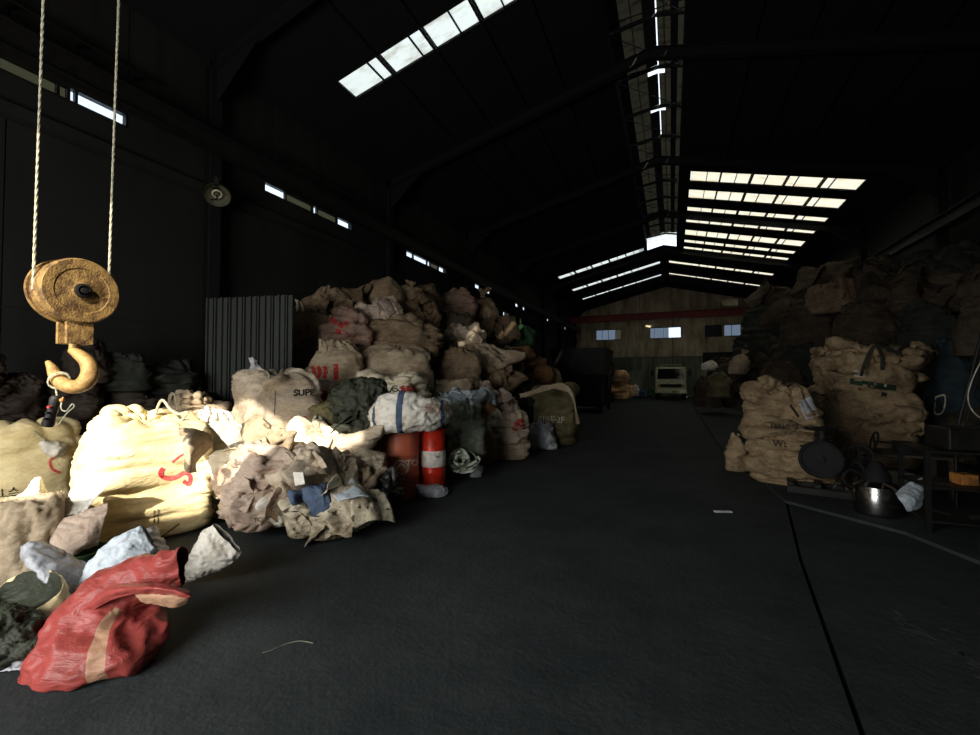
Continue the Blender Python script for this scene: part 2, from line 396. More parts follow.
# ------------------------------------------------------------------ sacks
PROF = {
 'full':  [(0, .0), (.55, .0), (.86, .01), (.99, .10), (1.03, .30), (1.0, .55), (.96, .78), (.84, .92), (.55, .985), (.25, .95), (0, .93)],
 'slump': [(0, .0), (.6, .0), (.93, .01), (1.06, .12), (1.08, .32), (1.0, .58), (.82, .80), (.62, .92), (.38, 1.0), (.18, .94), (0, .92)],
 'tied':  [(0, .0), (.6, .0), (.9, .02), (1.03, .16), (1.0, .42), (.84, .62), (.48, .74), (.15, .79), (.13, .83), (.26, .92), (.34, 1.0), (.16, .95), (0, .90)],
 'open':  [(0, .0), (.6, .0), (.9, .02), (1.0, .14), (1.02, .4), (.98, .7), (.98, .93), (1.0, 1.0), (.93, .98), (.86, .80), (.6, .72), (0, .70)],
 'lump':  [(0, .0), (.5, .0), (.82, .06), (1.0, .28), (.95, .58), (.72, .84), (.38, .98), (0, 1.0)],
 'flat':  [(0, .0), (.6, .0), (.92, .05), (1.0, .3), (.93, .62), (.66, .84), (.34, .98), (0, 1.0)],
}
def sack_grid(seed, w, d, h, style='full', sq=.62, wr=1.0, nu=84, nv=54, rot=0, lean=(0, 0), ears=0, hstr=3.0):
    rs = np.random.RandomState(seed); pr = cr(PROF[style], nv); th = np.linspace(0, 2 * math.pi, nu, endpoint=False)
    sg = lambda a, e: np.sign(a) * np.abs(a) ** e
    r = np.maximum(pr[:, 0], 0)[:, None]; z = np.clip(pr[:, 1], 0, None)[:, None]
    e = sq + (1 - sq) * np.clip((1 - r) * .9 + np.clip(z - .75, 0, 1) * 1.2, 0, 1)
    x = r * sg(np.cos(th)[None], e) * w / 2; y = r * sg(np.sin(th)[None], e) * d / 2
    P = np.stack([x, y, np.broadcast_to(z * h, x.shape)], -1)
    zz = P[..., 2:3] / h
    # big, soft asymmetry
    m = min(w, d, h); lo = P * (1.3 / max(m, .3))
    off = np.stack([pn(lo + 11, seed), pn(lo + 23, seed + 1), pn(lo + 37, seed + 2)], -1) * m * .26 * np.clip(zz * 2.5, 0, 1)
    P = P + off
    a = m * .088 * wr
    side = np.clip(zz[..., 0] * 6, .15, 1)
    s = 1 / max(m, .25)
    if style in ('lump', 'flat'):
        P = puff(P, seed, [(a * 1.9, 1.4 * s, 'r'), (a * 1.3, 3.0 * s, 'r'), (a * .55, 6.0 * s, 'r'), (a * .2, 11 * s, 'r')], True, side, seed)
    else:
        zone = np.clip(.55 + 1.6 * pn(P * 1.7 * s + 31, seed), .1, 1.1) * side
        P = puff(P, seed, [(a * 1.1, (.9 * s, .9 * s, hstr * 1.1 * s), 'v'), (a * .8, 1.7 * s, 'r')], True, side)
        P = puff(P, seed + 9, [(a * 1.2, (1.2 * s, 1.2 * s, 3.2 * hstr * s), 'v'), (a * .8, (2.0 * s, 2.0 * s, 6.5 * hstr * s), 'r'), (a * .28, (5 * s, 5 * s, 11 * hstr * s), 'r')], True, zone)
    if style in ('full', 'slump', 'tied', 'open'):      # pleats gathered at the top
        k = rs.randint(9, 15); tp = np.clip((pr[:, 1] - .72) / .28, 0, 1)[:, None] * np.clip(r * 3, 0, 1)
        pl = np.abs(np.sin(th[None] * k / 2 + rs.rand() * 6 + 1.5 * pn(np.stack([np.cos(th), np.sin(th), th * 0], -1) * 1.5, seed)[None])) - .5
        P = P + normals(P) * (tp * pl * m * .075)[..., None]
    for _ in range(ears):
        dv = rs.normal(size=3); dv[2] = abs(dv[2]) * .6; dv /= np.linalg.norm(dv); c = P.reshape(-1, 3).mean(0)
        q = (P - c) / np.array([w / 2, d / 2, h / 2]); q = q / (np.linalg.norm(q, axis=-1, keepdims=True) + 1e-6)
        P = P + (np.exp(14 * (q @ dv - 1)))[..., None] * dv * m * (.25 + .3 * rs.rand())
    zl = np.clip(P[..., 2] / h, 0, None) ** 1.5; P[..., 0] += lean[0] * zl; P[..., 1] += lean[1] * zl
    P[..., 2] = np.where(P[..., 2] < .004, .004 + (P[..., 2] - .004) * .05, P[..., 2]); P[..., 2] = np.maximum(P[..., 2], .0)
    c, s_ = math.cos(rot), math.sin(rot); X = P[..., 0] * c - P[..., 1] * s_; Y = P[..., 0] * s_ + P[..., 1] * c
    P[..., 0] = X; P[..., 1] = Y
    return P
def place(box, X=None, Y=None, Z=None, zc=None):
    u0, v0, u1, v1 = box; u = (u0 + u1) / 2
    p = onX(u, v1, X) if X is not None else onY(u, v1, Y) if Y is not None else W(u, v1, zc) if zc is not None else onZ(u, v1, Z or 0)
    zc = depth(p); al = math.atan2(abs(u - 490), F); w = (u1 - u0) * zc * math.cos(al) / F; h = (v1 - v0) * zc / F
    return p, w, h
SEED = [100]
def sack(name, label, box, mat, style='full', X=None, Y=None, Z=None, zc=None, dr=.9, cat='sack', group=None, loops=0, rot=None, seed=None,
         res=None, sq=.62, wr=1.0, lean=(0, 0), ears=0, hx=1.0, loopmat='cream', hstr=3.0, tie=None, fl=None):
    SEED[0] += 1; seed = seed or SEED[0]
    p, w, h = place(box, X, Y, Z, zc); d = w * dr; dirv = np.array([p[0], p[1], 0]); dirv /= np.linalg.norm(dirv)
    ang = math.atan2(dirv[1], dirv[0]) - math.pi / 2           # local y looks away from the lens
    if rot is None: rot = 0
    c = p + dirv * d * .48
    nu, nv = res or ((110, 84) if (box[2] - box[0]) > 60 else (80, 60) if (box[2] - box[0]) > 30 else (56, 38))
    c[2] = max(p[2], 0.0)
    if style == 'tied' or style == 'lump' or style == 'flat': sq = max(sq, .85)
    P = sack_grid(seed, w * .97, d, h * hx, style, sq, wr, nu, nv, ang + rot, lean, ears, hstr)
    top = P.reshape(-1, 3)[:, 2].max()
    if loops or tie:
        root = empty(name, c, label, cat, group)
        me = grid_mesh('body', P, True, [mat]); b = link('sack_body', me, c, root)
        R = ang + rot
        for k in range(loops):
            a = R + math.pi / 4 + k * math.pi / 2 + (math.pi if loops == 1 else 0); rr = .36 * min(w, d) * 1.1
            q = Vector((c[0] + math.cos(a) * rr, c[1] + math.sin(a) * rr, c[2] + h * .90)); t = Vector((-math.sin(a), math.cos(a), 0))
            random.seed(seed * 7 + k); L = .09 + .10 * random.random(); l1 = random.uniform(-.06, .06)
            pts = [q - t * .07 + Vector((0, 0, -.06)), q - t * .075 + Vector((0, 0, L * .6)), q + t * l1 + Vector((math.cos(a) * .06, math.sin(a) * .06, L)), q + t * .09 + Vector((math.cos(a) * .05, math.sin(a) * .05, L * .5)), q + t * .08 + Vector((0, 0, -.06))]
            pts = [Vector(x) for x in cr(pts, 14)]
            MB().ribbon(pts, .045, .006, (math.cos(a), math.sin(a), .3)).build('lifting_loop', loopmat, root, True)
        if tie:
            zt = c[2] + h * .80; MB().tube([Vector((c[0] + math.cos(a) * w * .085, c[1] + math.sin(a) * w * .085, zt + .01 * math.sin(3 * a))) for a in np.linspace(0, 2 * math.pi, 14)], .012, 5).build('tie_cord', tie, root, True)
        root['__body'] = b.name
        return root, b
    me = grid_mesh(name, P, True, [mat]); o = link(name, me, c); tag(o, label, cat, group)
    nf = fl if fl is not None else (3 if style == 'lump' and (box[2] - box[0]) > 18 else 3 if style == 'flat' and (box[2] - box[0]) > 30 else 0)
    if nf: flaps(o, c, (w, d, h), seed, nf, mat, o)
    return o, o
def flaps(root, c, size, seed, count, mat, body=None):
    """thin ears of loose cloth standing out of a crumpled sack"""
    rs = np.random.RandomState(seed + 5); t = bvh(body)
    for k in range(count):
        az = math.atan2(-c[1], -c[0]) + rs.uniform(-1.25, 1.25); el = rs.uniform(.05, 1.2)
        d = Vector((math.cos(az) * math.cos(el), math.sin(az) * math.cos(el), math.sin(el))); cc = Vector(c) + Vector((0, 0, size[2] * .45))
        h = t.ray_cast(cc + d * 3, -d)
        if h[0] is None: continue
        q = h[0]; N = np.array(d) + rs.normal(size=3) * .55; N /= np.linalg.norm(N)
        X = np.cross(N, rs.normal(size=3)); X /= np.linalg.norm(X); Y = np.cross(N, X); n_ = 20
        L = min(size[0], size[2] * 1.3) * rs.uniform(.28, .46); g = np.linspace(-1, 1, n_); ss, tt = np.meshgrid(g, g)
        ed = 1 + .25 * np.stack([pn(np.stack([ss * 1.3, tt * 1.3, ss * 0 + k], -1), seed)], -1)[..., 0]
        cu_ = rs.uniform(-.5, .9, 3)
        P = np.array(q) + (X * (ss * ed)[..., None] + Y * (tt * ed * .75)[..., None]) * L + N * (cu_[0] * .45 * ss ** 2 + cu_[1] * .4 * ss * tt + .25 * cu_[2] * np.sin(ss * 3 + tt))[..., None] * L
        P[..., 2] -= (ss ** 2 + tt ** 2) * L * .16
        P = puff(P, seed + k, [(L * .12, 3.2 / L * .5, 'r'), (L * .06, 6.5 / L * .5, 'r')], False, None, seed + k)
        P[..., 2] = np.maximum(P[..., 2], .006); w = world_loc(root)
        o = link('sack_flap', grid_mesh('sack_flap', P - np.array(w), False, [mat])); o.parent = root; o.location = (0, 0, 0)
        md = o.modifiers.new('cloth', 'SOLIDIFY'); md.thickness = .004; md.offset = 0
def cleanup():
    for o in bpy.data.objects:
        if '__body' in o.keys(): del o['__body']

def loft(name, label, rings, mats, cat='sack', n=88, rows=70, wr=.02, seed=1, group=None, bands=None, fr=(6, 6, 6), close0=True, close1=True,
         parent=None, floorz=None, sq=1.0, solid=0, layers=None, twist=0):
    """rings: (u, v, zc, half width a, half thickness b, image angle in degrees of the wide axis)"""
    R = cr([(*W(u, v, z), a, b, g) for u, v, z, a, b, g in rings], rows); th = np.linspace(0, 2 * math.pi, n, endpoint=False)
    ct = np.sign(np.cos(th)) * np.abs(np.cos(th)) ** sq; st = np.sign(np.sin(th)) * np.abs(np.sin(th)) ** sq
    P = np.zeros((rows, n, 3)); hz = np.array([fw[0], fw[1], 0]); hz /= np.linalg.norm(hz)
    for i, r in enumerate(R):
        g = math.radians(r[5]); s = rt * math.cos(g) - up * math.sin(g)      # angle measured clockwise from image right
        a, b = max(r[3], .002), max(r[4], .002)
        P[i] = r[:3] + np.outer(ct, s) * a + np.outer(st, fw) * b
    if close0: P = np.concatenate([np.repeat(P[:1].mean(1, keepdims=True), n, 1), (P[:1] + P[:1].mean(1, keepdims=True)) / 2, P])
    if close1: P = np.concatenate([P, (P[-1:] + P[-1:].mean(1, keepdims=True)) / 2, np.repeat(P[-1:].mean(1, keepdims=True), n, 1)])
    P = puff(P, seed, layers or [(wr, fr, 'r'), (wr * .6, tuple(2.1 * x for x in fr), 'r'), (wr * .25, tuple(4.5 * x for x in fr), 'r')])
    if floorz is not None: P[..., 2] = np.where(P[..., 2] < floorz, floorz + (P[..., 2] - floorz) * .04, P[..., 2]); P[..., 2] = np.maximum(P[..., 2], floorz * .5)
    mi = np.zeros((P.shape[0] - 1, n), int)
    for t0, t1, a0, a1, k in (bands or []):
        tt = np.arange(P.shape[0] - 1)[:, None] / (P.shape[0] - 1); aa = np.arange(n)[None] / n
        mi[(tt >= t0) & (tt < t1) & (aa >= a0) & (aa < a1)] = k
    o0 = P.reshape(-1, 3).mean(0); o0[2] = P[..., 2].min()
    me = grid_mesh(name, P - o0, True, mats, mi); o = link(name, me, o0, parent)
    if solid: md = o.modifiers.new('cloth', 'SOLIDIFY'); md.thickness = solid; md.offset = 0
    if parent is None: tag(o, label, cat, group)
    return o
def patch(name, label, ctrl, mat, cat='sheet', seed=1, wr=.02, n=44, group=None, parent=None, thick=.004, floorz=.005, fr=(8, 8, 8)):
    """a crumpled piece of cloth through a small grid of (u, v, zc) points"""
    C = np.array([[W(*q) for q in row] for row in ctrl]); a = cr(C.reshape(C.shape[0], -1), n).reshape(n, C.shape[1], 3)
    P = np.stack([cr(r, n) for r in a])
    P = puff(P, seed, [(wr, fr, 'r'), (wr * .6, tuple(2.3 * x for x in fr), 'r'), (wr * .25, tuple(5 * x for x in fr), 'r')], False)
    P[..., 2] = np.maximum(P[..., 2], floorz)
    o0 = P.reshape(-1, 3).mean(0); o0[2] = P[..., 2].min(); me = grid_mesh(name, P - o0, False, [mat]); o = link(name, me, o0, parent)
    md = o.modifiers.new('cloth', 'SOLIDIFY'); md.thickness = thick; md.offset = 0
    if parent is None: tag(o, label, cat, group)
    return o
exec_parts = True
# ================================================================== THE HALL
XL, XR, YB, YF = -8.5, 7.73, -2.3, 41.6; XC = -.385; EZ = 8.3 - .243 * (8.115 - 6.525)
def roofz(x): return 8.3 + .243 * (6.525 - abs(x - XC))
def boxes(name, lst, mat, parent=None, kind='structure', bevel=0, smooth=False):
    mb = MB()
    for x0, x1, y0, y1, z0, z1 in lst: mb.box(((x0 + x1) / 2, (y0 + y1) / 2, (z0 + z1) / 2), (x1 - x0, y1 - y0, z1 - z0))
    o = mb.build(name, mat, parent, smooth, bevel)
    if parent is None and kind: o['kind'] = kind
    return o
# floor: two cast strips with an open joint between them, and the raised slab on the right
fl0 = empty('floor', (0, 0, 0), kind='structure')
def slab(name, poly, z0, z1, mat='floor'):
    return MB().prism([(x, y, z0) for x, y in poly], (0, 0, z1 - z0)).build(name, mat, fl0)
J = [(.68, -6), (.76, 2.45), (1.02, 4.6), (1.36, 6.8), (1.0, 9.5), (1.2, 41.6)]
slab('slab', [(-8.5, -6)] + [(x, y) for x, y in J] + [(-8.5, 41.6)], -.2, 0)
slab('slab', [(x + .03, y) for x, y in J[:4]] + [(7.73, 6.8), (7.73, -6)], -.2, -.008)
slab('slab', [(1.39, 6.81), (1.03, 9.5), (1.23, 41.6), (7.73, 41.6), (7.73, 6.81)], -.2, 0)
e1, e2, e3 = onZ(785, 503), onZ(905, 535), onZ(985, 567)
slab('raised_slab', [e1[:2], e2[:2], e3[:2], (7.7, 4.2), (7.7, 9.2), (1.2, 9.2)], 0, .035)
boxes('joint_bed', [(-8.5, 7.73, -6, 41.6, -.3, -.21)], 'soot', fl0)
# paint scraped along the floor: thin worn strips lying on the slab
rs = random.Random(5); mb = MB()
for k in range(46):
    t = rs.random(); s = rs.gauss(0, .35) * (.55 + .6 * t)
    u = 893 + 95 * t + s * 8; v = 618 + 52 * t + s * 26; L = 5 + 16 * rs.random()
    a = onZ(u, v, -.006); b = onZ(u + L, v + L * (.42 + rs.uniform(-.1, .12)), -.006); w_ = rs.uniform(.004, .016)
    d = (b - a); n_ = np.array([-d[1], d[0], 0]); n_ /= np.linalg.norm(n_)
    mb.add([a - n_ * w_ * .3, a + d * .5 - n_ * w_, b, a + d * .45 + n_ * w_], [(0, 1, 2, 3)])
M['scrape'] = paint('scraped_grey', (96, 98, 96), (60, 62, 62), .8, 0, 30)
mb.build('paint_scrape', 'scrape', fl0)['kind'] = 'stuff'
# ---- left wall
wl = empty('wall_left', (XL, 18, 0), kind='structure')
WZ0, WZ1 = 5.86, 6.10
groups = [(2.75, 4.30), (6.97, 9.91), (12.67, 15.57), (18.4, 21.3), (24.1, 27.0), (29.8, 32.7), (35.5, 38.4)]
lst = [(XL - .15, XL, -6, YF, 0, 4.7), (XL - .15, XL, -6, YF, WZ1, 9)]
lowwin = (19.3, 25.6, 4.7, 5.35)
lst += [(XL - .15, XL, -6, lowwin[0], 4.7, lowwin[3]), (XL - .15, XL, lowwin[1], YF, 4.7, lowwin[3]), (XL - .15, XL, -6, YF, lowwin[3], WZ0)]
y = -6
for a, b in groups: lst.append((XL - .15, XL, y, a, WZ0, WZ1)); y = b
lst.append((XL - .15, XL, y, YF, WZ0, WZ1))
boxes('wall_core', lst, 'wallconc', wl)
for k in range(16):       # concrete panels below, sheet panels above, open joints between
    y0 = 5.73 - 2.87 * 2 + 2.87 * k
    if y0 > YF - .5: break
    y1 = min(y0 + 2.85, YF)
    z1 = 4.68 if (y0 < lowwin[1] and y1 > lowwin[0]) else 5.2
    boxes('wall_panel', [(XL, XL + .03, y0, y1, .02, 2.58)], 'wallconc', wl)
    boxes('wall_panel', [(XL, XL + .03, y0, y1, 2.60, z1)], 'wallconc', wl)
    z0 = 6.14
    for j in range(2):
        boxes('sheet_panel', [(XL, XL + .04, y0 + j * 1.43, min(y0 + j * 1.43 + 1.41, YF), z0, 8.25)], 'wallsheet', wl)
boxes('wall_ledge', [(XL, XL + .14, -2, YF, 5.24, 5.40)], 'wallconc', wl)
n = 0
def window(name, x, y0, y1, z0, z1, panes, axis='Y', tint=None):
    """frame with mullions and one pane each; panes: list of (fraction0, fraction1, material)"""
    c = ((x, (y0 + y1) / 2, z0) if axis == 'Y' else ((y0 + y1) / 2, x, z0)); r = empty(name, c, kind='structure'); mb = MB()
    def bx(a0, a1, b0, b1, t, m=mb):
        if axis == 'Y': m.box((x, (a0 + a1) / 2, (b0 + b1) / 2), (t, a1 - a0, b1 - b0))
        else: m.box(((a0 + a1) / 2, x, (b0 + b1) / 2), (a1 - a0, t, b1 - b0))
    L = y1 - y0; bx(y0, y1, z0, z0 + .025, .09); bx(y0, y1, z1 - .025, z1, .09); bx(y0, y0 + .03, z0, z1, .09); bx(y1 - .03, y1, z0, z1, .09)
    for f0, f1, m in panes: bx(y0 + f1 * L - .018, y0 + f1 * L + .018, z0, z1, .07)
    mb.build('window_frame', 'steel', r)
    for f0, f1, m in panes:
        q = MB(); bx(y0 + f0 * L + .02, y0 + f1 * L - .02, z0 + .025, z1 - .025, .008, q)
        q.build('pane', m, r)
    return r
D, B, O = 'panedull', 'pane', 'soot'
window('window_1', XL - .04, 2.75, 4.30, WZ0, WZ1, [(0, .42, D), (.42, .50, D), (.50, .56, B), (.56, 1, B)])
window('window_2', XL - .04, 6.97, 9.91, WZ0, WZ1, [(0, .21, B), (.21, .5, D), (.5, .55, B), (.55, .8, D), (.8, 1, B)])
window('window_3', XL - .04, 12.67, 15.57, WZ0, WZ1, [(0, .17, B), (.17, .5, B), (.5, .58, B), (.58, .8, D), (.8, 1, B)])
for k in range(3, 7): window('window_%d' % (k + 1), XL - .04, groups[k][0], groups[k][1], WZ0, WZ1, [(0, .2, B), (.2, .5, O), (.5, .65, B), (.65, 1, O)])
window('window_8', XL - .04, 19.3, 25.6, 4.7, 5.35, [(0, .12, B), (.12, .24, D), (.24, .3, B), (.3, .45, O), (.45, .5, B), (.5, .68, D), (.68, .74, B), (.74, .9, O), (.9, 1, D)])
# thin conduits above the windows and the rail below
for k, (a, b) in enumerate([(2.6, 4.5), (7.0, 9.9), (12.5, 15.6), (18.4, 21.3)]):
    mb = MB().tube([(XL + .3, a, 6.72), (XL + .3, b, 6.72)], .022, 6)
    for t in (.1, .5, .9): mb.box((XL + .19, a + (b - a) * t, 6.72), (.22, .03, .05))
    tag(mb.build('conduit_pipe', 'steel'), 'thin pipe bracketed high on the left wall, %s from the front' % ['nearest', 'second', 'third', 'fourth'][k], 'pipe', 'pipes above the wall windows')
# ---- right wall
wr_ = empty('wall_right', (XR, 18, 0), kind='structure')
boxes('wall_core', [(XR, XR + .15, -6, YF, 0, 9)], 'wallconc', wr_)
for k in range(16):
    y0 = -.01 + 2.87 * k
    if y0 > YF - .5: break
    y1 = min(y0 + 2.85, YF)
    boxes('wall_panel', [(XR - .03, XR, y0, y1, .02, 5.2)], 'wallconc', wr_)
    boxes('sheet_panel', [(XR - .04, XR, y0, y1, 5.4, 8.25)], 'wallsheet', wr_)
boxes('wall_ledge', [(XR - .14, XR, -2, YF, 5.24, 5.40)], 'wallconc', wr_)
# ---- far wall with stained sheet panels, a greenish dado and windows
wf = empty('wall_back', (XC, YF, 0), kind='structure')
wins = [(596, 621), (650, 681), (705, 722), (724, 741)]
wx = [(onY(a, 332, YF)[0], onY(b, 332, YF)[0]) for a, b in wins]; wz = (onY(665, 338, YF)[2], onY(665, 327.5, YF)[2])
mb = MB(); gz = lambda x: roofz(x) + .2
mb.prism([(XL - .2, YF, 0), (XR + .2, YF, 0), (XR + .2, YF, wz[0]), (XL - .2, YF, wz[0])], (0, .15, 0))
mb.prism([(XL - .2, YF, wz[1]), (XR + .2, YF, wz[1]), (XR + .2, YF, gz(XR)), (XC, YF, gz(XC)), (XL - .2, YF, gz(XL))], (0, .15, 0))
x = XL - .2
for a, b in wx: mb.box(((x + a) / 2, YF + .075, (wz[0] + wz[1]) / 2), (a - x, .15, wz[1] - wz[0])); x = b
mb.box(((x + XR + .2) / 2, YF + .075, (wz[0] + wz[1]) / 2), (XR + .2 - x, .15, wz[1] - wz[0]))
mb.build('wall_core', 'wallconc', wf)
x0 = onY(609, 320, YF)[0] - 2.74 * 2
zg = onY(665, 357, YF)[2]
for k in range(7):
    a = max(x0 + 2.74 * k, XL); b = min(x0 + 2.74 * (k + 1) - .03, XR)
    if b - a < .2: continue
    cuts = [(p, q) for p, q in wx if q > a and p < b]
    MB().prism([(a, YF - .04, wz[1] + .04), (b, YF - .04, wz[1] + .04), (b, YF - .04, roofz(b) - .1)] + ([(XC, YF - .04, roofz(XC) - .1)] if a < XC < b else []) + [(a, YF - .04, roofz(a) - .1)], (0, .04, 0)).build('sheet_panel', 'backsheet', wf)
    MB().box(((a + b) / 2, YF - .02, (zg + .03 + wz[0] - .04) / 2), (b - a, .04, wz[0] - .04 - zg - .03)).build('sheet_panel', 'backsheet', wf)
    x_ = a
    for p, q in sorted(cuts) + [(b, b)]:
        if p - x_ > .12: MB().box(((x_ + min(p, b)) / 2, YF - .02, (wz[0] + wz[1]) / 2), (min(p, b) - x_ - .02, .04, wz[1] - wz[0] + .06)).build('sheet_panel', 'backsheet', wf)
        x_ = max(x_, q)
    for j in range(3):
        w_ = (b - a) / 3
        MB().box((a + w_ * (j + .5), YF - .03, zg / 2), (w_ - .02, .06, zg - .02)).build('sheet_panel', 'backgreen', wf)
window('window_9', YF + .04, wx[0][0], wx[0][1], wz[0], wz[1], [(0, .25, 'panegrey'), (.25, .5, 'panegrey'), (.5, .78, 'panegrey'), (.78, 1, D)], 'X')
window('window_10', YF + .04, wx[1][0], wx[1][1], wz[0], wz[1], [(0, .15, 'panegrey'), (.15, .45, 'panegrey'), (.45, .6, 'panegrey'), (.6, 1, B)], 'X')
window('window_11', YF + .04, wx[2][0], wx[2][1], wz[0], wz[1], [(k / 6, (k + 1) / 6, O) for k in range(6)], 'X')
window('window_12', YF + .04, wx[3][0], wx[3][1], wz[0], wz[1], [(0, .45, 'panegrey'), (.45, 1, 'panegrey')], 'X')
# ---- wall behind the lens: doorway, an added sheet blocking its sun, an opening shaped for the sun patch
wn = empty('wall_front', (0, YB, 0), kind='structure')
OP = [(-3.62, 3.5), (-2.9, 3.62), (-2.0, 4.32), (-1.25, 5.1), (-.55, 5.7), (-.55, 5.95), (-1.6, 5.95), (-2.6, 6.15), (-3.62, 6.3)]   # outline shaped so the sun patch falls on the sacks
mb = MB()
for x0, x1, z0, z1 in ((XL - .2, -5.4, 0, 9.9), (-1.4, XR + .2, 0, 3.3), (.2, XR + .2, 3.3, 9.9), (-5.4, .2, 3.3, 3.5), (-5.4, -3.62, 3.5, 6.3), (-.55, .2, 3.5, 6.3), (-5.4, .2, 6.3, 9.9), (-2, 1, 9.9, 10.9)):
    mb.box(((x0 + x1) / 2, YB - .05, (z0 + z1) / 2), (x1 - x0, .1, z1 - z0))
mb.prism([(x, YB - .1, z) for x, z in [(-3.62, 3.5), (-2.9, 3.62), (-2.0, 4.32), (-2.0, 3.5)]], (0, .1, 0)); mb.prism([(x, YB - .1, z) for x, z in [(-2.0, 3.5), (-2.0, 4.32), (-1.25, 5.1), (-1.25, 3.5)]], (0, .1, 0))
mb.prism([(x, YB - .1, z) for x, z in [(-1.25, 3.5), (-1.25, 5.1), (-.55, 5.7), (-.55, 3.5)]], (0, .1, 0)); mb.prism([(x, YB - .1, z) for x, z in [(-.55, 5.95), (-1.6, 5.95), (-1.6, 6.3), (-.55, 6.3)]], (0, .1, 0))
mb.prism([(x, YB - .1, z) for x, z in [(-1.6, 5.95), (-2.6, 6.15), (-2.6, 6.3), (-1.6, 6.3)]], (0, .1, 0)); mb.prism([(x, YB - .1, z) for x, z in [(-2.6, 6.15), (-3.62, 6.3), (-2.6, 6.3)]], (0, .1, 0))
mb.build('wall_core', 'wallconc', wn)
cn = boxes('sun_blocker', [(-9, 8, YB - 9.5, YB - .2, 3.45, 3.6)], 'steel', None, None); tag(cn, 'added flat sheet outside that keeps the sun out of the doorway', 'sun_blocker')  # unseen sheet, added to stop sun entering by the doorway
boxes('yard_ground', [(-40, 40, -40, -6, -.25, -.02)], 'floor')
# ---- roof with skylight strips and a raised ridge monitor
MX0, MX1, MY0, MY1 = -1.34, .36, -2.3, 28.9
right = [(18.18, 19.15), (19.93, 20.95), (21.95, 22.55), (23.45, 24.2), (25.3, 26.3), (27.1, 27.75), (28.5, 29.1), (32.4, 33.1), (36.2, 36.75)]
left = [(7.5, 8.15), (27.9, 28.7), (32.3, 33.1), (36.4, 37.0)]
def strip_x(side, y):
    if side < 0: return (-6.91, -1.52 if y < 29 else XC - .3)
    return (.77 if y < 29 else XC + .3, 6.14)
ce = empty('ceiling', (XC, 18, 8), kind='structure')
def slope_slab(mb, xa, xb, ya, yb, t=.05, dz=0):
    p = [(xa, ya, roofz(xa) + dz), (xb, ya, roofz(xb) + dz), (xb, yb, roofz(xb) + dz), (xa, yb, roofz(xa) + dz)]; mb.prism(p, (0, 0, t))
for side, strips, xa, xb in ((-1, left, XL - .2, MX0), (1, right, MX1, XR + .2)):
    mb = MB(); y = YB - .2
    for y0, y1 in strips:
        slope_slab(mb, xa, xb, y, y0); sx = strip_x(side, y0)
        if side < 0: slope_slab(mb, xa, sx[0], y0, y1); (sx[1] < xb - .01) and slope_slab(mb, sx[1], xb, y0, y1)
        else: (sx[0] > xa + .01) and slope_slab(mb, xa, sx[0], y0, y1); slope_slab(mb, sx[1], xb, y0, y1)
        y = y1
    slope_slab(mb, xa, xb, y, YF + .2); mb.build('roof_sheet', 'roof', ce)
mb = MB(); o2 = [(MY1, 32.3), (33.1, 36.3), (37.0, YF)]
slope_slab(mb, MX0, XC, MY1, YF, .05, .01) if False else None
for xa, xb in ((MX0, XC - .3), (XC + .3, MX1)):
    for a, b in o2: slope_slab(mb, xa, xb, a, b)
slope_slab(mb, XC - .3, XC, MY1, YF); slope_slab(mb, XC, XC + .3, MY1, YF); mb.build('ridge_sheet', 'roof', ce)
xr = [.77] + [onX(u, 177, 3)[0] * 0 + 0 for u in ()]
def rx(u, v=176):
    r = ray(u, v); a = 6.7 + .243 * 6.525; t = (a + .243 * XC) / (r[2] + .243 * r[0]); return float((CO + r * t)[0])
brk = [rx(u, 172 + (u - 690) * .045) for u in (707.5, 721, 737, 752.5, 768, 788, 799, 825, 836)]
thick = {3: .09, 1: .035, 5: .045, 7: .06}
ords = ['nearest', 'second', 'third', 'fourth', 'fifth', 'sixth', 'seventh', 'eighth', 'farthest']
for side, strips, mat in ((1, right, 'sky_r'), (-1, left, 'sky_l')):
    for i, (y0, y1) in enumerate(strips):
        xa, xb = strip_x(side, y0); r = empty('skylight', ((xa + xb) / 2, y0, roofz(xb)), kind='structure')
        bs = [xa] + [(x if side > 0 else 2 * XC - x) for x in (brk if side > 0 else brk[::-1])] + [xb]
        if side < 0: bs = sorted(bs)
        fr = MB()
        for k in range(len(bs) - 1):
            kk = (k if side > 0 else len(bs) - 2 - k); th = thick.get(kk, .016); tp = thick.get(kk - 1, .016)
            a, b = bs[k] + .012, bs[k + 1] - .012
            q = MB(); slope_slab(q, a, b, y0 + .01, y1 - .01, .006, .035); q.build('skylight_pane', mat, r)
            if k: w_ = thick.get((k - 1) if side > 0 else len(bs) - 2 - k, .02); slope_slab(fr, bs[k] - w_ / 2, bs[k] + w_ / 2, y0, y1, .05, -.02)
        slope_slab(fr, xa - .02, xb + .02, y0 - .02, y0 + .012, .06, -.02); slope_slab(fr, xa - .02, xb + .02, y1 - .012, y1 + .02, .06, -.02)
        fr.build('skylight_frame', 'soot', r)
# purlins
for k in (1, 3, 5, 7):
    for x in (brk[k], 2 * XC - brk[k]):
        MB().box((x, (YB + YF) / 2, roofz(x) - .05), (.05, YF - YB, .08)).build('purlin', 'soot', ce)
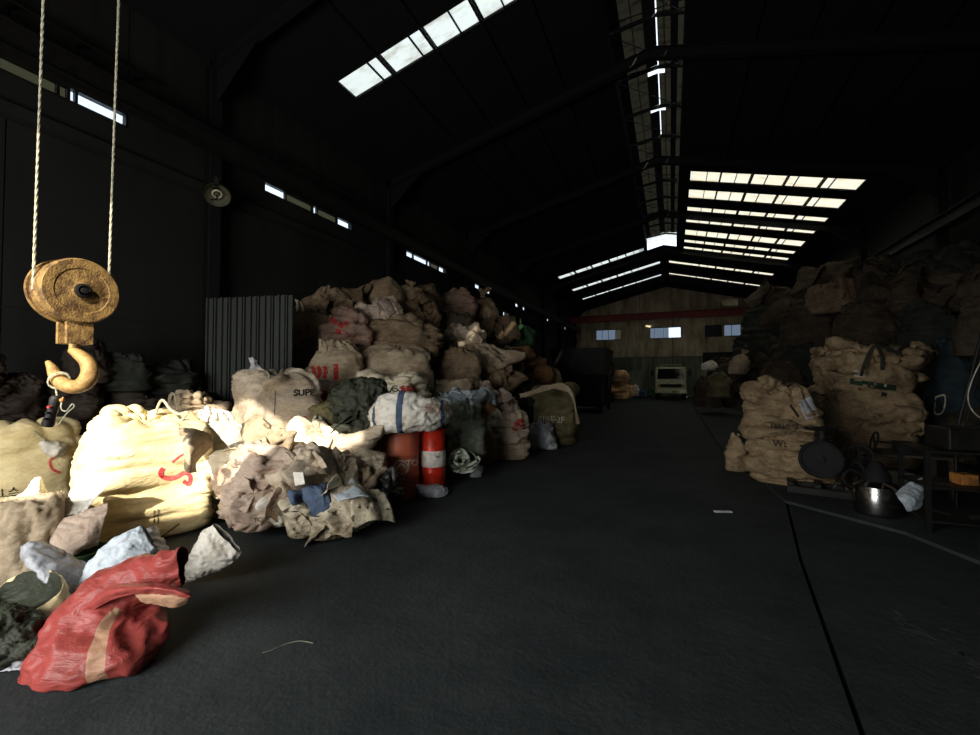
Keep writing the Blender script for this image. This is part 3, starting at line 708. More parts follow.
# ridge monitor
mo = empty('trim_1', (XC, 13, 9.7), kind='structure')
MZ = 10.35
boxes('monitor_side', [(MX0 - .04, MX0, MY0, MY1, roofz(MX0), MZ - .13)], 'roof', mo)
boxes('monitor_side', [(MX1, MX1 + .04, MY0, 9.0, roofz(MX1), MZ + .05), (MX1, MX1 + .04, 9.0, MY1, roofz(MX1), MZ - .04)], 'roof', mo)
rs = random.Random(3); ribs = np.arange(MY0, MY1, 1.9)
cx = (MX0 + MX1) / 2 + .22
for side in (-1, 1):
    for k, y0 in enumerate(ribs):
        y1 = min(y0 + 1.93, MY1); far = y0 > 26.5
        n_ = 4; xa, xb = (MX0 - .05, cx - .03) if side < 0 else (cx + (.02 if k < 10 else -.012), MX1 + .01)
        for j in range(n_):
            a = xa + (xb - xa) * j / n_; b = xa + (xb - xa) * (j + 1) / n_ + .02; zz = lambda x: MZ + .12 - .16 * abs(x - cx)
            hole = (j == (n_ - 1 if side < 0 else 0)) and k in (8, 9)
            yy0 = y0 + (.4 if hole else 0)
            q = MB().prism([(a, yy0, zz(a)), (b, yy0, zz(b)), (b, y1, zz(b)), (a, y1, zz(a))], (0, 0, .01))
            q.v = [(vx, vy, vz + .012 * (j % 2) + .006 * (k % 2)) for vx, vy, vz in q.v]
            q.build('monitor_sheet', 'sky_l' if far else ('sky_d' if (j * 7 + k * 3 + (side > 0)) % 3 else 'roof'), mo)
mb = MB()
for y in ribs:
    mb.bar((MX0, y, MZ - .1), (cx, y, MZ + .05), .05, .09); mb.bar((cx, y, MZ + .05), (MX1, y, MZ - .08), .05, .09)
mb.build('monitor_rib', 'soot', mo)['kind'] = 'stuff'
mb = MB()
for k, y in enumerate(ribs[:-1]):
    mb.tube([(MX0 + .02, y, MZ - .16), (MX1, y + 1.9, MZ - .10)], .012, 4)
    mb.tube([(MX0, y + .9, roofz(MX0) + .05), (MX1, y + .9, roofz(MX1) + .05)], .012, 4)
mb.build('monitor_brace', 'steel', mo)['kind'] = 'stuff'
# portal frames
for k in range(8):
    y = 5.6 + 5.7 * (k - 1) + (.8 if k == 5 else 0)
    if y > YF - .5: break
    r = empty('trim_%d' % (k + 2), (XC, y, 0), kind='structure')
    for side, xw in ((-1, XL), (1, XR)):
        xi = xw - side * .18
        mb = MB(); mb.box((xw - side * .17, y, roofz(xw) / 2 - .1), (.02, .22, roofz(xw) - .2)); mb.box((xw - side * .36, y, 4.05), (.02, .22, 8.1)); mb.box((xw - side * .26, y, 4.05), (.2, .02, 8.1)); mb.build('column', 'soot', r)
        mb = MB(); a = Vector((xw - side * .15, y, roofz(xw - side * .15) - .20)); b = Vector((XC, y, roofz(XC) - .20))
        mb.bar(a, b, .02, .26); dz = Vector((0, 0, .13)); mb.bar(a + dz, b + dz, .16, .02); mb.bar(a - dz, b - dz, .16, .02)
        mb.prism([(xw - side * .36, y - .01, roofz(xw) - .3), (xw - side * 1.5, y - .01, roofz(xw - side * 1.5) - .33), (xw - side * .36, y - .01, 7.0)], (0, .02, 0))
        mb.build('rafter', 'soot', r)
# crane runway beams on both walls
for k, (xb, side) in enumerate(((XL + .62, 1), (XR - .62, -1))):
    r = empty('trim_%d' % (20 + k), (xb, 18, 5.8), kind='structure'); mb = MB()
    mb.box((xb, 19.3, 6.03), (.02, YF + 2 - .6, .34)); mb.box((xb, 19.3, 6.2), (.2, YF + 1.4, .02)); mb.box((xb, 19.3, 5.86), (.2, YF + 1.4, .02)); mb.build('runway_beam', 'steel', r)
    MB().box((xb, 19.3, 6.235), (.05, YF + 1.4, .05)).build('rail', 'steel', r)
# red bridge crane far down the hall
yc = 36.2; zc_ = 6.28
bc = empty('bridge_crane', (XC, yc, zc_), 'dark red bridge crane spanning the hall in front of the far wall', 'crane')
mb = MB(); mb.box((XC, yc, zc_ + .22), (XR - XL - 1.3, .03, .5)); mb.box((XC, yc, zc_ + .48), (XR - XL - 1.3, .28, .03)); mb.box((XC, yc, zc_ - .04), (XR - XL - 1.3, .28, .03)); mb.build('girder', 'redbeam', bc)
for xe in (XL + .65, XR - .65):
    c_ = MB().box((xe, yc, zc_ + .16), (.3, 2.4, .32)).build('end_carriage', 'redbeam', bc, False, .02)
    for dy in (-.9, .9): MB().lathe((xe - .05, yc + dy, zc_ + .1), [(0, 0), (.14, 0), (.14, .1), (0, .1)], 16, (1, 0, 0)).build('wheel', 'steel', bc, True)
hx_ = onY(730, 315, yc)[0]
h_ = MB().box((hx_, yc, zc_ + .85), (1.0, .7, .45)).build('hoist_trolley', 'backsheet', bc, False, .03)
MB().lathe((hx_ - .7, yc, zc_ + .85), [(0, 0), (.2, 0), (.22, .05), (.22, .5), (0, .5)], 18, (1, 0, 0)).build('motor', 'backgreen', bc, True)
# ================================================================== HOOK BLOCK
def hook_block():
    c = Vector(W(82, 291, 2.97)); c2 = c + Vector((-.155, -.01, 0)); R_ = .222
    ax = (1, 0.02, 0)
    r = empty('crane_hook_block', c + Vector((-.08, 0, -.55)), 'rusty crane hook block with round sheave plates hanging above the sunlit yellow sacks', 'hook')
    MB().lathe(c - Vector((.03, 0, 0)), [(0, 0), (R_, 0), (R_, .03), (R_ - .01, .04), (R_ * .70, .04), (R_ * .68, .036), (.06, .036), (.05, .04)], 64, ax).build('cheek_plate', 'rust', r, True)
    MB().lathe(c2 - Vector((.01, 0, 0)), [(0, -.012), (R_ - .01, -.012), (R_, 0), (R_, .028), (0, .028)], 64, ax).build('cheek_plate', 'rust', r, True)
    MB().lathe(c2 + Vector((.02, 0, 0)), [(R_ * .93, 0), (R_ * .93, .014), (R_ * .80, .028), (R_ * .93, .042), (R_ * .93, .05), (R_ * .93, .06), (R_ * .80, .078), (R_ * .93, .096), (R_ * .93, .105)], 48, ax).build('sheave', 'rust', r, True)
    h = MB().lathe(c + Vector((.005, 0, 0)), [(.048, 0), (.048, .022), (.034, .026), (.034, .012), (.02, .012), (.02, .034), (0, .036)], 24, ax).build('axle_nut', 'steel', r, True)
    b = c + Vector((-.075, 0, -.27))
    mb = MB(); mb.box(b + Vector((.055, 0, -.02)), (.025, .15, .15)); mb.box(b + Vector((-.055, 0, -.02)), (.025, .15, .15)); mb.box(b + Vector((0, .04, -.04)), (.10, .075, .11)); mb.build('crosshead', 'rust', r, False, .004)
    MB().lathe(b + Vector((0, 0, -.14)), [(0, 0), (.03, 0), (.03, .14)], 20).build('shank', 'rustlight', r, True)
    # the hook itself, drawn in a plane facing the hall
    pts = [(72, 352), (79, 352), (88, 358), (94, 367), (94.5, 377), (89, 386), (79, 390), (68, 389), (59, 384), (54, 376), (50, 367), (46, 361)]
    pts = [(71, 350), (78, 354), (86.5, 361), (90, 371), (87, 380.5), (79, 386), (70, 386.5), (61, 382), (55.5, 375), (52, 368), (47.5, 361.5)]
    P_ = [Vector(W(u, v, 2.9)) for u, v in pts]; P_ = [Vector(q) for q in cr(P_, 40)]
    rr = list(cr([[q] for q in (.022, .034, .042, .047, .05, .046, .046, .044, .037, .028, .014)], 40)[:, 0])
    MB().tube(P_, rr, 16).build('hook', 'rustlight', r, True)
    q = Vector(W(59, 381, 2.88)); cir = [q + Vector((.05 * math.cos(t) * .3 + .02 * math.sin(t), .05 * math.cos(t), .052 * math.sin(t) + .004 * k)) for k in range(3) for t in np.linspace(0, 6.2, 14)]
    MB().tube(cir, .0045, 5).build('lashing_cord', 'rope', r, True)
    # wire ropes run up to the hoist drum on the crane above the frame
    yl = c[1] - R_ * .93; yr = c[1] + R_ * .80
    for nm, y_, lb, x_ in (('rope', yl, 'left hoist rope of the crane hook, running up out of sight', c2[0] + .048), ('rope', yr, 'right hoist rope of the crane hook, running up out of sight', c2[0] + .098)):
        mb = MB(); n_ = 260; zt = 8.0; top = Vector((x_ + .05, y_ + (.02 if y_ < c[1] else .04), zt)); bot = Vector((x_, y_, c[2] - .02))
        for j in range(3):
            pp = []
            for i in range(n_):
                t = i / (n_ - 1); z = t * t if False else t; p = bot.lerp(top, z); a = z * 230 + j * 2.094
                pp.append(p + Vector((math.cos(a) * .0042, math.sin(a) * .0042, 0)))
            mb.tube(pp, .0046, 5, False)
        o = mb.build('wire_rope', 'rope', r, True)
    MB().box((c[0] + .02, c[1], 8.05), (.9, .8, .3)).build('hoist_drum_housing', 'steel', r, False, .02)
    MB().box((c[0] + .02, c[1], 8.22), (.3, 4, .15)).build('hoist_beam', 'steel', r)
    # control pendant hanging from the hook cord
    pd = empty('control_pendant', W(54, 425, 2.9), 'dark grey hand control box dangling on a cord below the hook', 'control box')
    a, b2 = Vector(W(57, 396, 2.9)), Vector(W(47.5, 426, 2.9)); ax_ = (b2 - a)
    L = ax_.length; prof = [(0, -.005), (.026, 0), (.034, .02), (.03, .05), (.027, L * .6), (.034, L - .02), (.03, L), (0, L + .004)]
    MB().lathe(a, prof, 14, ax_).build('housing', 'steel', pd, True)
    for k in range(3): MB().lathe(a.lerp(b2, .35 + .2 * k) + Vector(rt) * .012 - Vector(fw) * .03, [(0, -.02), (.009, -.02), (.009, .0), (0, .0)], 10, tuple(fw)).build('push_button', 'redink' if k == 0 else 'soot', pd, True)
    MB().tube([Vector(W(u, v, 2.9)) for u, v in ((58, 382), (56, 389), (57, 396))], .006, 6).build('cord', 'rope', pd, True)
    MB().tube([Vector(q) for q in cr([W(u, v, 2.88) for u, v in ((63, 397), (61, 408), (66, 411), (72, 404), (74, 407), (68, 412), (62, 420), (58, 426))], 40)], .004, 5).build('loose_wire', 'rope', pd, True)
    MB().lathe(W(62, 400, 2.88), [(0, -.015), (.013, -.012), (.015, 0), (.01, .014), (0, .016)], 12, (1, -1, 0)).build('end_cap', 'ochre', pd, True)
hook_block()

# ================================================================== SUNLIT FRONT LEFT
G_FRONT = None
r, b = sack('bulk_sack', 'cream bulk sack cut by the left edge, half in shade, under the hook', (-60, 424, 84, 530), 'yellow', 'full', loops=2, rot=.15, seed=11, cat='sack', res=(130, 90), wr=.55)
text_print(b, r, 'ㅣ스', 8, 492, .085, 'blackink', -.05)
MB_ = [(56, 456), (50, 461), (52, 469), (60, 473)]
stroke_print(b, r, MB_, .03, 'redpaint')
stroke_print(b, r, [(0, 496.5), (6, 496), (12, 495.5), (17, 495)], .012, 'blackink', 'print_line')
kn = link('tied_spout', grid_mesh('tied_spout', sack_grid(77, .16, .13, .15, 'lump', .9, 2.2, 40, 26, 0, (0, 0), 3), True, ['white']), Vector(hit(bvh(b), 54, 450)[0]) - Vector((0, 0, .08)), r)
MB().tube([Vector(q) for q in cr([Vector(hit(bvh(b), u, v)[0]) - Vector(fw) * .02 for u, v in ((36, 431), (43, 437), (50, 443), (54, 449))], 20)], .011, 6).build('spout_cord', 'rope', r, True)
r, b = sack('bulk_sack', 'big pale yellow bulk sack in full sun with pink spray mark', (74, 418, 222, 543), 'yellow', 'full', loops=0, tie=None, rot=.1, seed=21, cat='sack', res=(170, 120), lean=(0, .05), sq=.45, dr=.8, wr=.5)
stroke_print(b, r, [(163, 468), (160, 474), (166, 478), (176, 477), (184, 473), (190, 476), (189, 484), (183, 481)], .045, 'redpaint')
stroke_print(b, r, [(172, 462), (180, 456), (190, 450)], .02, 'redpaint')
stroke_print(b, r, [(154, 510), (154, 523)], .01, 'blackink', 'print_line'); stroke_print(b, r, [(158, 509), (158, 523)], .01, 'blackink', 'print_line')
MB().tube([Vector(q) for q in cr([W(u, v, 4.9) for u, v in ((156, 422), (157, 412), (163, 400), (170, 409), (178, 414), (187, 412), (184, 418))], 36)], .016, 6).build('lifting_loop', 'rope', r if r.data is None else None, True) if r.data is None else None
o_ = MB().tube([Vector(q) for q in cr([W(u, v, 4.75) for u, v in ((156, 424), (156, 413), (162, 400), (170, 409), (178, 414), (187, 412), (184, 418), (176, 424))], 36)], .014, 6).build('sling_cord', 'rope', None, True)
tag(o_, 'white cord looped up above the big sunlit yellow sack', 'cord')
patch('torn_flap', 'shaded brown flap of sacking hanging over the right shoulder of the big yellow sack', [[(178, 427, 4.35), (196, 429, 4.4), (212, 434, 4.6)], [(180, 438, 4.2), (193, 440, 4.22), (212, 446, 4.5)], [(184, 455, 4.15), (191, 458, 4.15), (197, 462, 4.3)], [(184, 470, 4.15), (189, 473, 4.15), (197, 472, 4.25)]], 'tan', 'cloth', 31, .008, 40)
sack('bulk_sack', 'tan sack with a red painted corner behind the big yellow sack', (150, 398, 242, 470), 'tan', 'slump', zc=6.1, loops=1, seed=33)
r, b = sack('bulk_sack', 'square greige bulk sack printed SUPER and HDC, its foot in sun', (229, 370, 320, 466), 'beige', 'full', zc=5.9, loops=1, seed=41, cat='sack', res=(130, 96), sq=.42, rot=.35, dr=.75, lean=(.06, 0), wr=.5)
text_print(b, r, 'SUPE', 304, 393, .125, 'blackink', -.03, off=.04); text_print(b, r, 'HDC', 299, 419, .09, 'redink', .0, off=.03); text_print(b, r, '1000 KG', 301, 424.5, .03, 'redink', .0)
stroke_print(b, r, [(275, 390), (275, 400), (274.5, 415)], .008, 'blackink', 'seam')
t_ = patch('rag', 'white scrap of film poking up on top of the SUPER sack', [[(248, 358, 6.0), (253, 357, 6.0), (257, 361, 6.0)], [(250, 364, 6.0), (254, 364, 5.95), (258, 364, 6)], [(249, 371, 6.1), (256, 371, 6.1), (264, 371, 6.1)]], 'silver', 'scrap', 43, .02, 20)
sack('bulk_sack', 'white slumped sack glaring in the sun between the yellow and the SUPER sacks', (186, 415, 255, 522), 'white', 'slump', seed=51, zc=4.95, rot=.4, lean=(0, .2))
sack('bulk_sack', 'cream sack lying flat in the sun below the SUPER sack', (236, 449, 334, 500), 'cream', 'flat', zc=5.1, seed=53, ears=2, wr=1.4, fl=1)
sack('crumpled_sack', 'small sunlit cream sack standing behind the heap of empty sacks', (292, 440, 345, 492), 'cream', 'lump', zc=5.1, seed=55, ears=4, wr=2)
sack('crumpled_sack', 'sunlit cream sack corner left of the heap of empty sacks', (215, 455, 262, 500), 'cream', 'lump', zc=4.75, seed=56, ears=4, wr=2)
# heap of crumpled empty sacks
HG = 'crumpled empty sacks in the sunlit heap'
heap = [((228, 462, 282, 532), 'pink', 'pinkish beige crumpled sack at the left end of the heap', 4.3, 2.2), ((250, 440, 290, 486), 'tan', 'tan twisted sack on top of the heap, left of centre', 4.7, 2.2),
 ((283, 452, 330, 500), 'beige', 'beige sack with a white patch at the centre of the heap', 4.35, 1.4), ((270, 470, 300, 512), 'brown', 'dark pink brown folded sack in the middle of the heap', 4.4, 1.5),
 ((268, 492, 302, 528), 'white', 'dirty white sack with a rolled rim low in the heap', 4.3, 1.4), ((288, 494, 308, 516), 'blue', 'small blue cloth showing left in the heap', 4.16, 1.0),
 ((286, 500, 318, 540), 'stained', 'olive cream twisted sack at the front of the heap', 4.15, 1.1), ((308, 490, 332, 518), 'blue', 'blue sack with grey dust beside the white sheet', 4.16, 1.0),
 ((322, 494, 374, 534), 'stained', 'round cream sack blotched with grey at the right end of the heap', 4.25, .9), ((310, 520, 345, 542), 'stained', 'small stained sack lying on the floor in front of the heap', 4.2, 1.0),
 ((322, 462, 350, 498), 'beige', 'beige sack leaning behind the white sheet', 4.7, 2), ((338, 468, 376, 500), 'tan', 'tan folded sack beside the worn drum', 4.95, 2), ((232, 470, 262, 500), 'beige', 'beige sack peeking out at the upper left of the heap', 4.6, 2)]
for i, (bx_, m_, lb, z_, w_) in enumerate(heap):
    sack('crumpled_sack', lb, bx_, m_, 'lump', zc=z_, seed=200 + i * 3, ears=5, wr=w_, group=HG, res=(84, 54), hx=1.05, dr=.8, fl=0 if m_ == 'blue' else 4 if m_ == 'stained' else 2)
patch('paper_sheet', 'pale blue white sheet lying on the heap near the drum', [[(331, 490, 4.45), (345, 485, 4.5), (352, 478, 4.6), (358, 482, 4.6)], [(334, 496, 4.2), (347, 492, 4.25), (358, 488, 4.35), (364, 492, 4.4)], [(338, 501, 4.1), (350, 498, 4.1), (362, 496, 4.15), (369, 497, 4.2)]], 'bluewhite', 'sheet', 61, .008, 26)
o_, b = sack('crumpled_sack', 'grey brown printed sack at the foot of the heap, marked TC', (236, 494, 276, 534), 'pink', 'lump', zc=4.15, seed=262, ears=3, wr=1.3, group=HG)
text_print(b, o_, 'TC', 258, 520, .06, 'blackink', .0)
patch('white_label', 'white printed label on the beige sack at the centre of the heap', [[(293, 472, 4.05), (303, 472, 4.05)], [(295, 486, 4.02), (305, 484, 4.02)]], 'white', 'label', 62, .003, 12, thick=.002)

# ---- front left pile of open sacks
loft('woven_sack', 'tall beige brown sack with long vertical folds at the left edge', [(8, 612, 3.3, .30, .20, 0), (10, 590, 3.3, .33, .22, 0), (14, 560, 3.35, .30, .20, 0), (20, 530, 3.4, .26, .18, -4), (22, 505, 3.45, .27, .16, -6), (24, 498, 3.5, .25, .12, -6)], ['tan'], seed=71, fr=(9, 9, 1.6), wr=.05, floorz=.01, close1=False, solid=.004)
patch('sack_mouth', 'open beige mouth of a big sack standing up, pink brown side to the hall', [[(48, 512, 3.5), (64, 517, 3.45), (84, 511, 3.45), (108, 503, 3.5)], [(46, 528, 3.4), (64, 532, 3.35), (84, 528, 3.35), (106, 516, 3.45)], [(44, 546, 3.35), (62, 550, 3.3), (82, 546, 3.3), (100, 540, 3.4)], [(44, 560, 3.4), (62, 562, 3.35), (80, 552, 3.35), (98, 546, 3.4)]], 'pink', 'sack', 72, .016, 44)
patch('sack_mouth', 'sunlit white sack rim rising in a point beside the left-edge sack', [[(36, 478, 3.9), (41, 477, 3.9), (46, 487, 3.9), (52, 500, 3.8)], [(28, 486, 3.8), (38, 488, 3.75), (44, 496, 3.75), (50, 506, 3.7)], [(14, 498, 3.7), (28, 502, 3.62), (40, 506, 3.6), (50, 512, 3.6)], [(0, 512, 3.6), (20, 514, 3.55), (38, 514, 3.5), (50, 518, 3.5)]], 'white', 'sack', 73, .02, 44)
patch('sack_mouth', 'tall white fold of sacking shadowing the big yellow sack', [[(118, 474, 3.75), (108, 474, 3.75), (92, 480, 3.72), (78, 484, 3.7)], [(104, 490, 3.7), (92, 488, 3.66), (78, 492, 3.62), (66, 494, 3.6)], [(92, 504, 3.62), (80, 502, 3.6), (66, 505, 3.56), (54, 504, 3.55)], [(84, 514, 3.55), (72, 515, 3.52), (62, 516, 3.5), (50, 514, 3.5)]], 'white', 'sack', 74, .018, 44)
patch('sack_mouth', 'beige rolled lip of sack, sunlit, at the upper left of the open sacks', [[(0, 508, 3.55), (16, 505, 3.5), (34, 507, 3.5), (45, 510, 3.5)], [(2, 515, 3.45), (16, 513, 3.4), (30, 514, 3.4), (44, 517, 3.42)], [(0, 522, 3.5), (14, 521, 3.45), (30, 522, 3.42), (46, 523, 3.45)]], 'beige', 'sack', 75, .008, 30)
tb = empty('plastic_tub', W(82, 560, 3.5), 'dark green plastic tub tucked under the open sack', 'tub')
p_ = W(80, 556, 3.5); MB().lathe((p_[0], p_[1], max(p_[2] - .16, 0.01)), [(0, 0), (.13, 0), (.17, .2), (.19, .2), (.19, .185), (.175, .18), (.14, .01), (0, .01)], 32).build('bowl', 'green', tb, True)
loft('plastic_bag', 'silver grey translucent bag full of scraps behind the red sack', [(98, 604, 2.98, .10, .08, 60), (88, 592, 2.95, .17, .13, 50), (70, 577, 2.95, .20, .14, 48), (50, 563, 2.98, .17, .12, 52), (34, 556, 3.02, .10, .06, 60), (26, 556, 3.05, .04, .03, 60)], ['silverdark'], cat='bag', seed=81, wr=.022, floorz=.01, fr=(5, 5, 5))
loft('plastic_bag', 'pale blue white bag standing behind the red sack', [(84, 612, 2.95, .08, .06, 40), (100, 590, 2.95, .14, .09, 40), (118, 562, 3.0, .14, .08, 30), (138, 545, 3.05, .12, .04, 50), (149, 538, 3.1, .10, .015, 60)], ['bluewhite'], cat='bag', seed=82, wr=.022, fr=(7, 7, 7), close1=False, solid=.003)
patch('plastic_film', 'thin blue grey film trailing from the pale bag towards the yellow sack', [[(118, 540, 3.15), (136, 532, 3.2), (152, 526, 3.3), (158, 528, 3.4)], [(128, 552, 3.05), (142, 543, 3.1), (156, 540, 3.2), (168, 545, 3.3)], [(134, 566, 3.0), (148, 560, 3.05), (162, 556, 3.1), (172, 556, 3.2)]], 'silver', 'film', 83, .015, 36)
MB_o = MB().tube([Vector(W(139, 551, 3.1)), Vector(W(160, 538, 3.3)), Vector(W(179, 524, 3.6))], .006, 6).build('stick', 'wood', None, True); tag(MB_o, 'thin stick leaning against the foot of the big yellow sack', 'stick')
# open beige bag with a dark mouth
def ring_sack(name, label, rings, mats, seed, split, n=96, rows=64, wr=.015):
    """rings seen from above: (cu, cv, ru, rv, tilt, depth at centre, depth swing)"""
    R = cr(rings, rows); th = np.linspace(0, 2 * math.pi, n, endpoint=False); P = np.zeros((rows, n, 3))
    for i, (cu, cv, ru, rv, tl, z, sw) in enumerate(R):
        g = math.radians(tl); x = ru * np.cos(th); y = rv * np.sin(th)
        for j in range(n): P[i, j] = W(cu + x[j] * math.cos(g) - y[j] * math.sin(g), cv + x[j] * math.sin(g) + y[j] * math.cos(g), z - sw * math.sin(th[j]))
    P = np.concatenate([np.repeat(P[:1].mean(1, keepdims=True), n, 1), P, np.repeat(P[-1:].mean(1, keepdims=True), n, 1)])
    P = puff(P, seed, [(wr, (5, 5, 5), 'r'), (wr * .7, (10, 10, 10), 'r')]); P[..., 2] = np.maximum(P[..., 2], .006)
    mi = np.zeros((P.shape[0] - 1, n), int); mi[int(split * P.shape[0]):] = 1; o0 = P.reshape(-1, 3).mean(0); o0[2] = P[..., 2].min()
    o = link(name, grid_mesh(name, P - o0, True, mats, mi), o0); return tag(o, label, 'sack')
ring_sack('paper_sack', 'cream yellow sack with its round dark mouth open, left of the red sack', [(34, 633, 22, 7, 0, 2.70, .06), (34, 625, 33, 13, -4, 2.71, .12), (33, 611, 39, 18, -10, 2.73, .16), (29, 593, 37, 20, -18, 2.75, .17), (28, 591, 33, 16, -18, 2.76, .14), (28, 596, 29, 13, -18, 2.76, .11), (29, 606, 20, 8, -10, 2.76, .06)], ['yellow', 'greendark'], 84, .57)  # inner rings coloured dark to stand for shade inside the mouth
loft('woven_sack', 'black green crumpled sack at the lower left edge', [(-28, 642, 2.5, .12, .1, 90), (-6, 637, 2.44, .155, .12, 90), (16, 636, 2.4, .14, .11, 85), (34, 640, 2.38, .09, .08, 80), (47, 640, 2.38, .035, .04, 80)], ['greendark'], seed=85, wr=.035, fr=(10, 10, 10), floorz=.01)
patch('plastic_film', 'crumpled white film flat on the floor under the dark sack', [[(-12, 652, 2.45), (15, 648, 2.43), (40, 640, 2.42), (74, 622, 2.45)], [(-12, 661, 2.38), (16, 658, 2.36), (44, 652, 2.36), (68, 642, 2.38)], [(-12, 672, 2.33), (18, 670, 2.33), (40, 666, 2.35), (54, 660, 2.38)]], 'silver', 'film', 86, .02, 40, fr=(14, 14, 14))
# the red sack
loft('red_sack', 'red woven sack with beige stripes slumped on the floor, mouth folded over', [(92, 671, 2.40, .30, .12, -8), (96, 660, 2.42, .325, .20, -8), (101, 643, 2.46, .31, .23, -4), (106, 623, 2.52, .27, .22, 2), (111, 606, 2.57, .22, .19, 14), (121, 592, 2.60, .175, .15, 36), (137, 581, 2.60, .135, .10, 60), (156, 574, 2.56, .12, .06, 76), (172, 570, 2.54, .115, .04, 84), (182, 568, 2.53, .10, .022, 88)],
     ['red', 'redlight'], seed=91, n=128, rows=110, sq=.85, fr=(6, 6, 6), floorz=.008, close1=False, solid=.004,
     bands=[(.02, .60, .80, .85, 1), (.76, .92, .83, .93, 1)], layers=[(.034, (3.2, 3.2, 2.4), 'r'), (.022, (6, 6, 8), 'r'), (.009, (13, 13, 16), 'r')])
patch('sack_lip', 'folded lip of the red sack showing its pale lining', [[(132, 590, 2.42), (150, 588, 2.38), (172, 587, 2.36), (188, 590, 2.38)], [(136, 597, 2.38), (152, 597, 2.33), (172, 598, 2.31), (189, 597, 2.34)], [(146, 603, 2.40), (158, 606, 2.36), (174, 608, 2.34), (187, 604, 2.36)]], 'redlight', 'sack', 92, .008, 30)
patch('sack_lip', 'red folded hem over the mouth of the red sack', [[(86, 604, 2.46), (110, 586, 2.42), (140, 583, 2.36), (170, 585, 2.32), (190, 590, 2.34)], [(82, 610, 2.42), (108, 593, 2.36), (140, 588, 2.30), (172, 591, 2.28), (191, 597, 2.30)], [(84, 616, 2.44), (112, 600, 2.38), (140, 594, 2.34), (168, 595, 2.32), (184, 600, 2.34)]], 'red', 'sack', 93, .008, 40)
loft('paper_sack', 'cream paper sack lying on the floor beyond the red sack, mouth towards the hall', [(186, 577, 3.35, .03, .02, 60), (193, 570, 3.35, .07, .05, 60), (205, 558, 3.35, .13, .08, 56), (218, 548, 3.35, .165, .06, 50), (228, 539, 3.35, .15, .022, 46)], ['white'], seed=94, wr=.022, fr=(8, 8, 8), close1=False, solid=.003, floorz=.01)
# ================================================================== DRUMS AND THE THINGS AROUND THEM
def drum(label, c, R_, h, mat, extra):
    r = empty('oil_drum', c, label, 'drum')
    hp = [(R_, .0), (R_, .02), (R_ * .985, .03)]
    for k in (.33, .66): hp += [(R_ * .985, h * k - .03), (R_ * 1.02, h * k - .008), (R_ * 1.02, h * k + .008), (R_ * .985, h * k + .03)]
    hp += [(R_ * .985, h - .03), (R_ * 1.02, h - .02), (R_ * 1.02, h), (R_ * .97, h), (R_ * .965, h - .02)]
    b = MB().lathe(c, hp, 96).build('barrel', mat, r, True)
    # a few dents in the shell
    for v in b.data.vertices:
        p = np.array(v.co) * 5 + extra; q = float(pn(p[None], 3)[0]); n_ = Vector((v.co.x, v.co.y, 0)).normalized(); v.co += n_ * min(0, q) * .03
    MB().lathe(Vector(c) + Vector((0, 0, h - .03)), [(0, 0), (R_ * .97, 0), (R_ * .97, .01), (0, .01)], 40).build('lid', mat, r, True)
    MB().lathe(Vector(c) + Vector((R_ * .6, 0, h - .02)), [(0, 0), (.035, 0), (.035, .02), (0, .022)], 14).build('bung', 'steel', r, True)
    return r, b
c1 = W(399.5, 489, 5.95); c1[2] = 0
d1, b1 = drum('worn brick red oil drum with a scratched round mark and the letters TO', c1, .27, .87, 'drumred', 3.0)
text_print(b1, d1, 'TO', 412, 463, .11, 'bandwhite', -.03, off=.02)
for pts, w_ in (([(393, 467), (398, 461), (405, 462), (408, 468), (404, 474), (397, 472)], .02), ([(396, 470), (401, 464), (406, 468)], .02), ([(391, 476), (397, 480), (405, 478)], .02), ([(388, 470), (392, 477), (389, 484)], .012)):
    stroke_print(b1, d1, pts, w_, 'whiteink', 'worn_mark')
c2 = W(433, 487, 6.15); c2[2] = 0
d2, b2 = drum('narrow bright red drum with a white band and scuffed bottom rim', c2, .175, .87, 'drumbright', 9.0)
zb = lambda v: 1.6 - (v - 378) / F * 6.0
MB().lathe(c2, [(.1785, zb(467)), (.181, zb(466)), (.181, zb(452)), (.1785, zb(451))], 48).build('white_band', 'bandwhite', d2, True)
MB().lathe(c2, [(.176, .0), (.181, .004), (.181, .09), (.177, .10)], 48).build('rust_ring', 'steel', d2, True)
text_print([o for o in d2.children if o.name.startswith('white_band')][0], d2, '101', 438, 457, .045, 'blackink')
loft('striped_sack', 'white sack with blue stripes and a maroon band lying across both drums', [(371, 420, 5.55, .11, .10, 90), (378, 414, 5.5, .20, .15, 92), (390, 413, 5.45, .245, .19, 92), (405, 412, 5.45, .25, .20, 92), (420, 414, 5.5, .23, .19, 95), (434, 414, 5.6, .20, .18, 92), (446, 412, 5.75, .15, .13, 88), (453, 410, 5.9, .08, .06, 80)],
     ['white', 'blue', 'pink'], seed=111, n=110, rows=110, wr=.03, fr=(5, 3.5, 5), bands=[(.12, .165, 0, 1, 1), (.375, .43, 0, 1, 1), (.62, .93, .62, .72, 2), (.78, .82, 0, 1, 1)], cat='sack')
M['blue'] = M['blue']
MB_t = MB().tube([Vector(q) for q in cr([W(u, v, 5.6) for u, v in ((393, 396), (390, 392), (393, 388), (398, 390), (395, 396))], 16)], .008, 5).build('sling_cord', 'soot', None, True); tag(MB_t, 'small black cord loop on the striped sack', 'cord')
loft('dark_tarp', 'black green tarp bunched high beside the striped sack', [(330, 405, 5.9, .10, .10, 90), (340, 404, 5.8, .24, .2, 90), (352, 402, 5.75, .30, .22, 95), (364, 399, 5.7, .27, .2, 95), (375, 395, 5.7, .20, .15, 90), (384, 396, 5.7, .16, .1, 90), (388, 402, 5.7, .08, .06, 85)], ['greendark'], cat='tarp', seed=113, wr=.06, fr=(5, 5, 5))
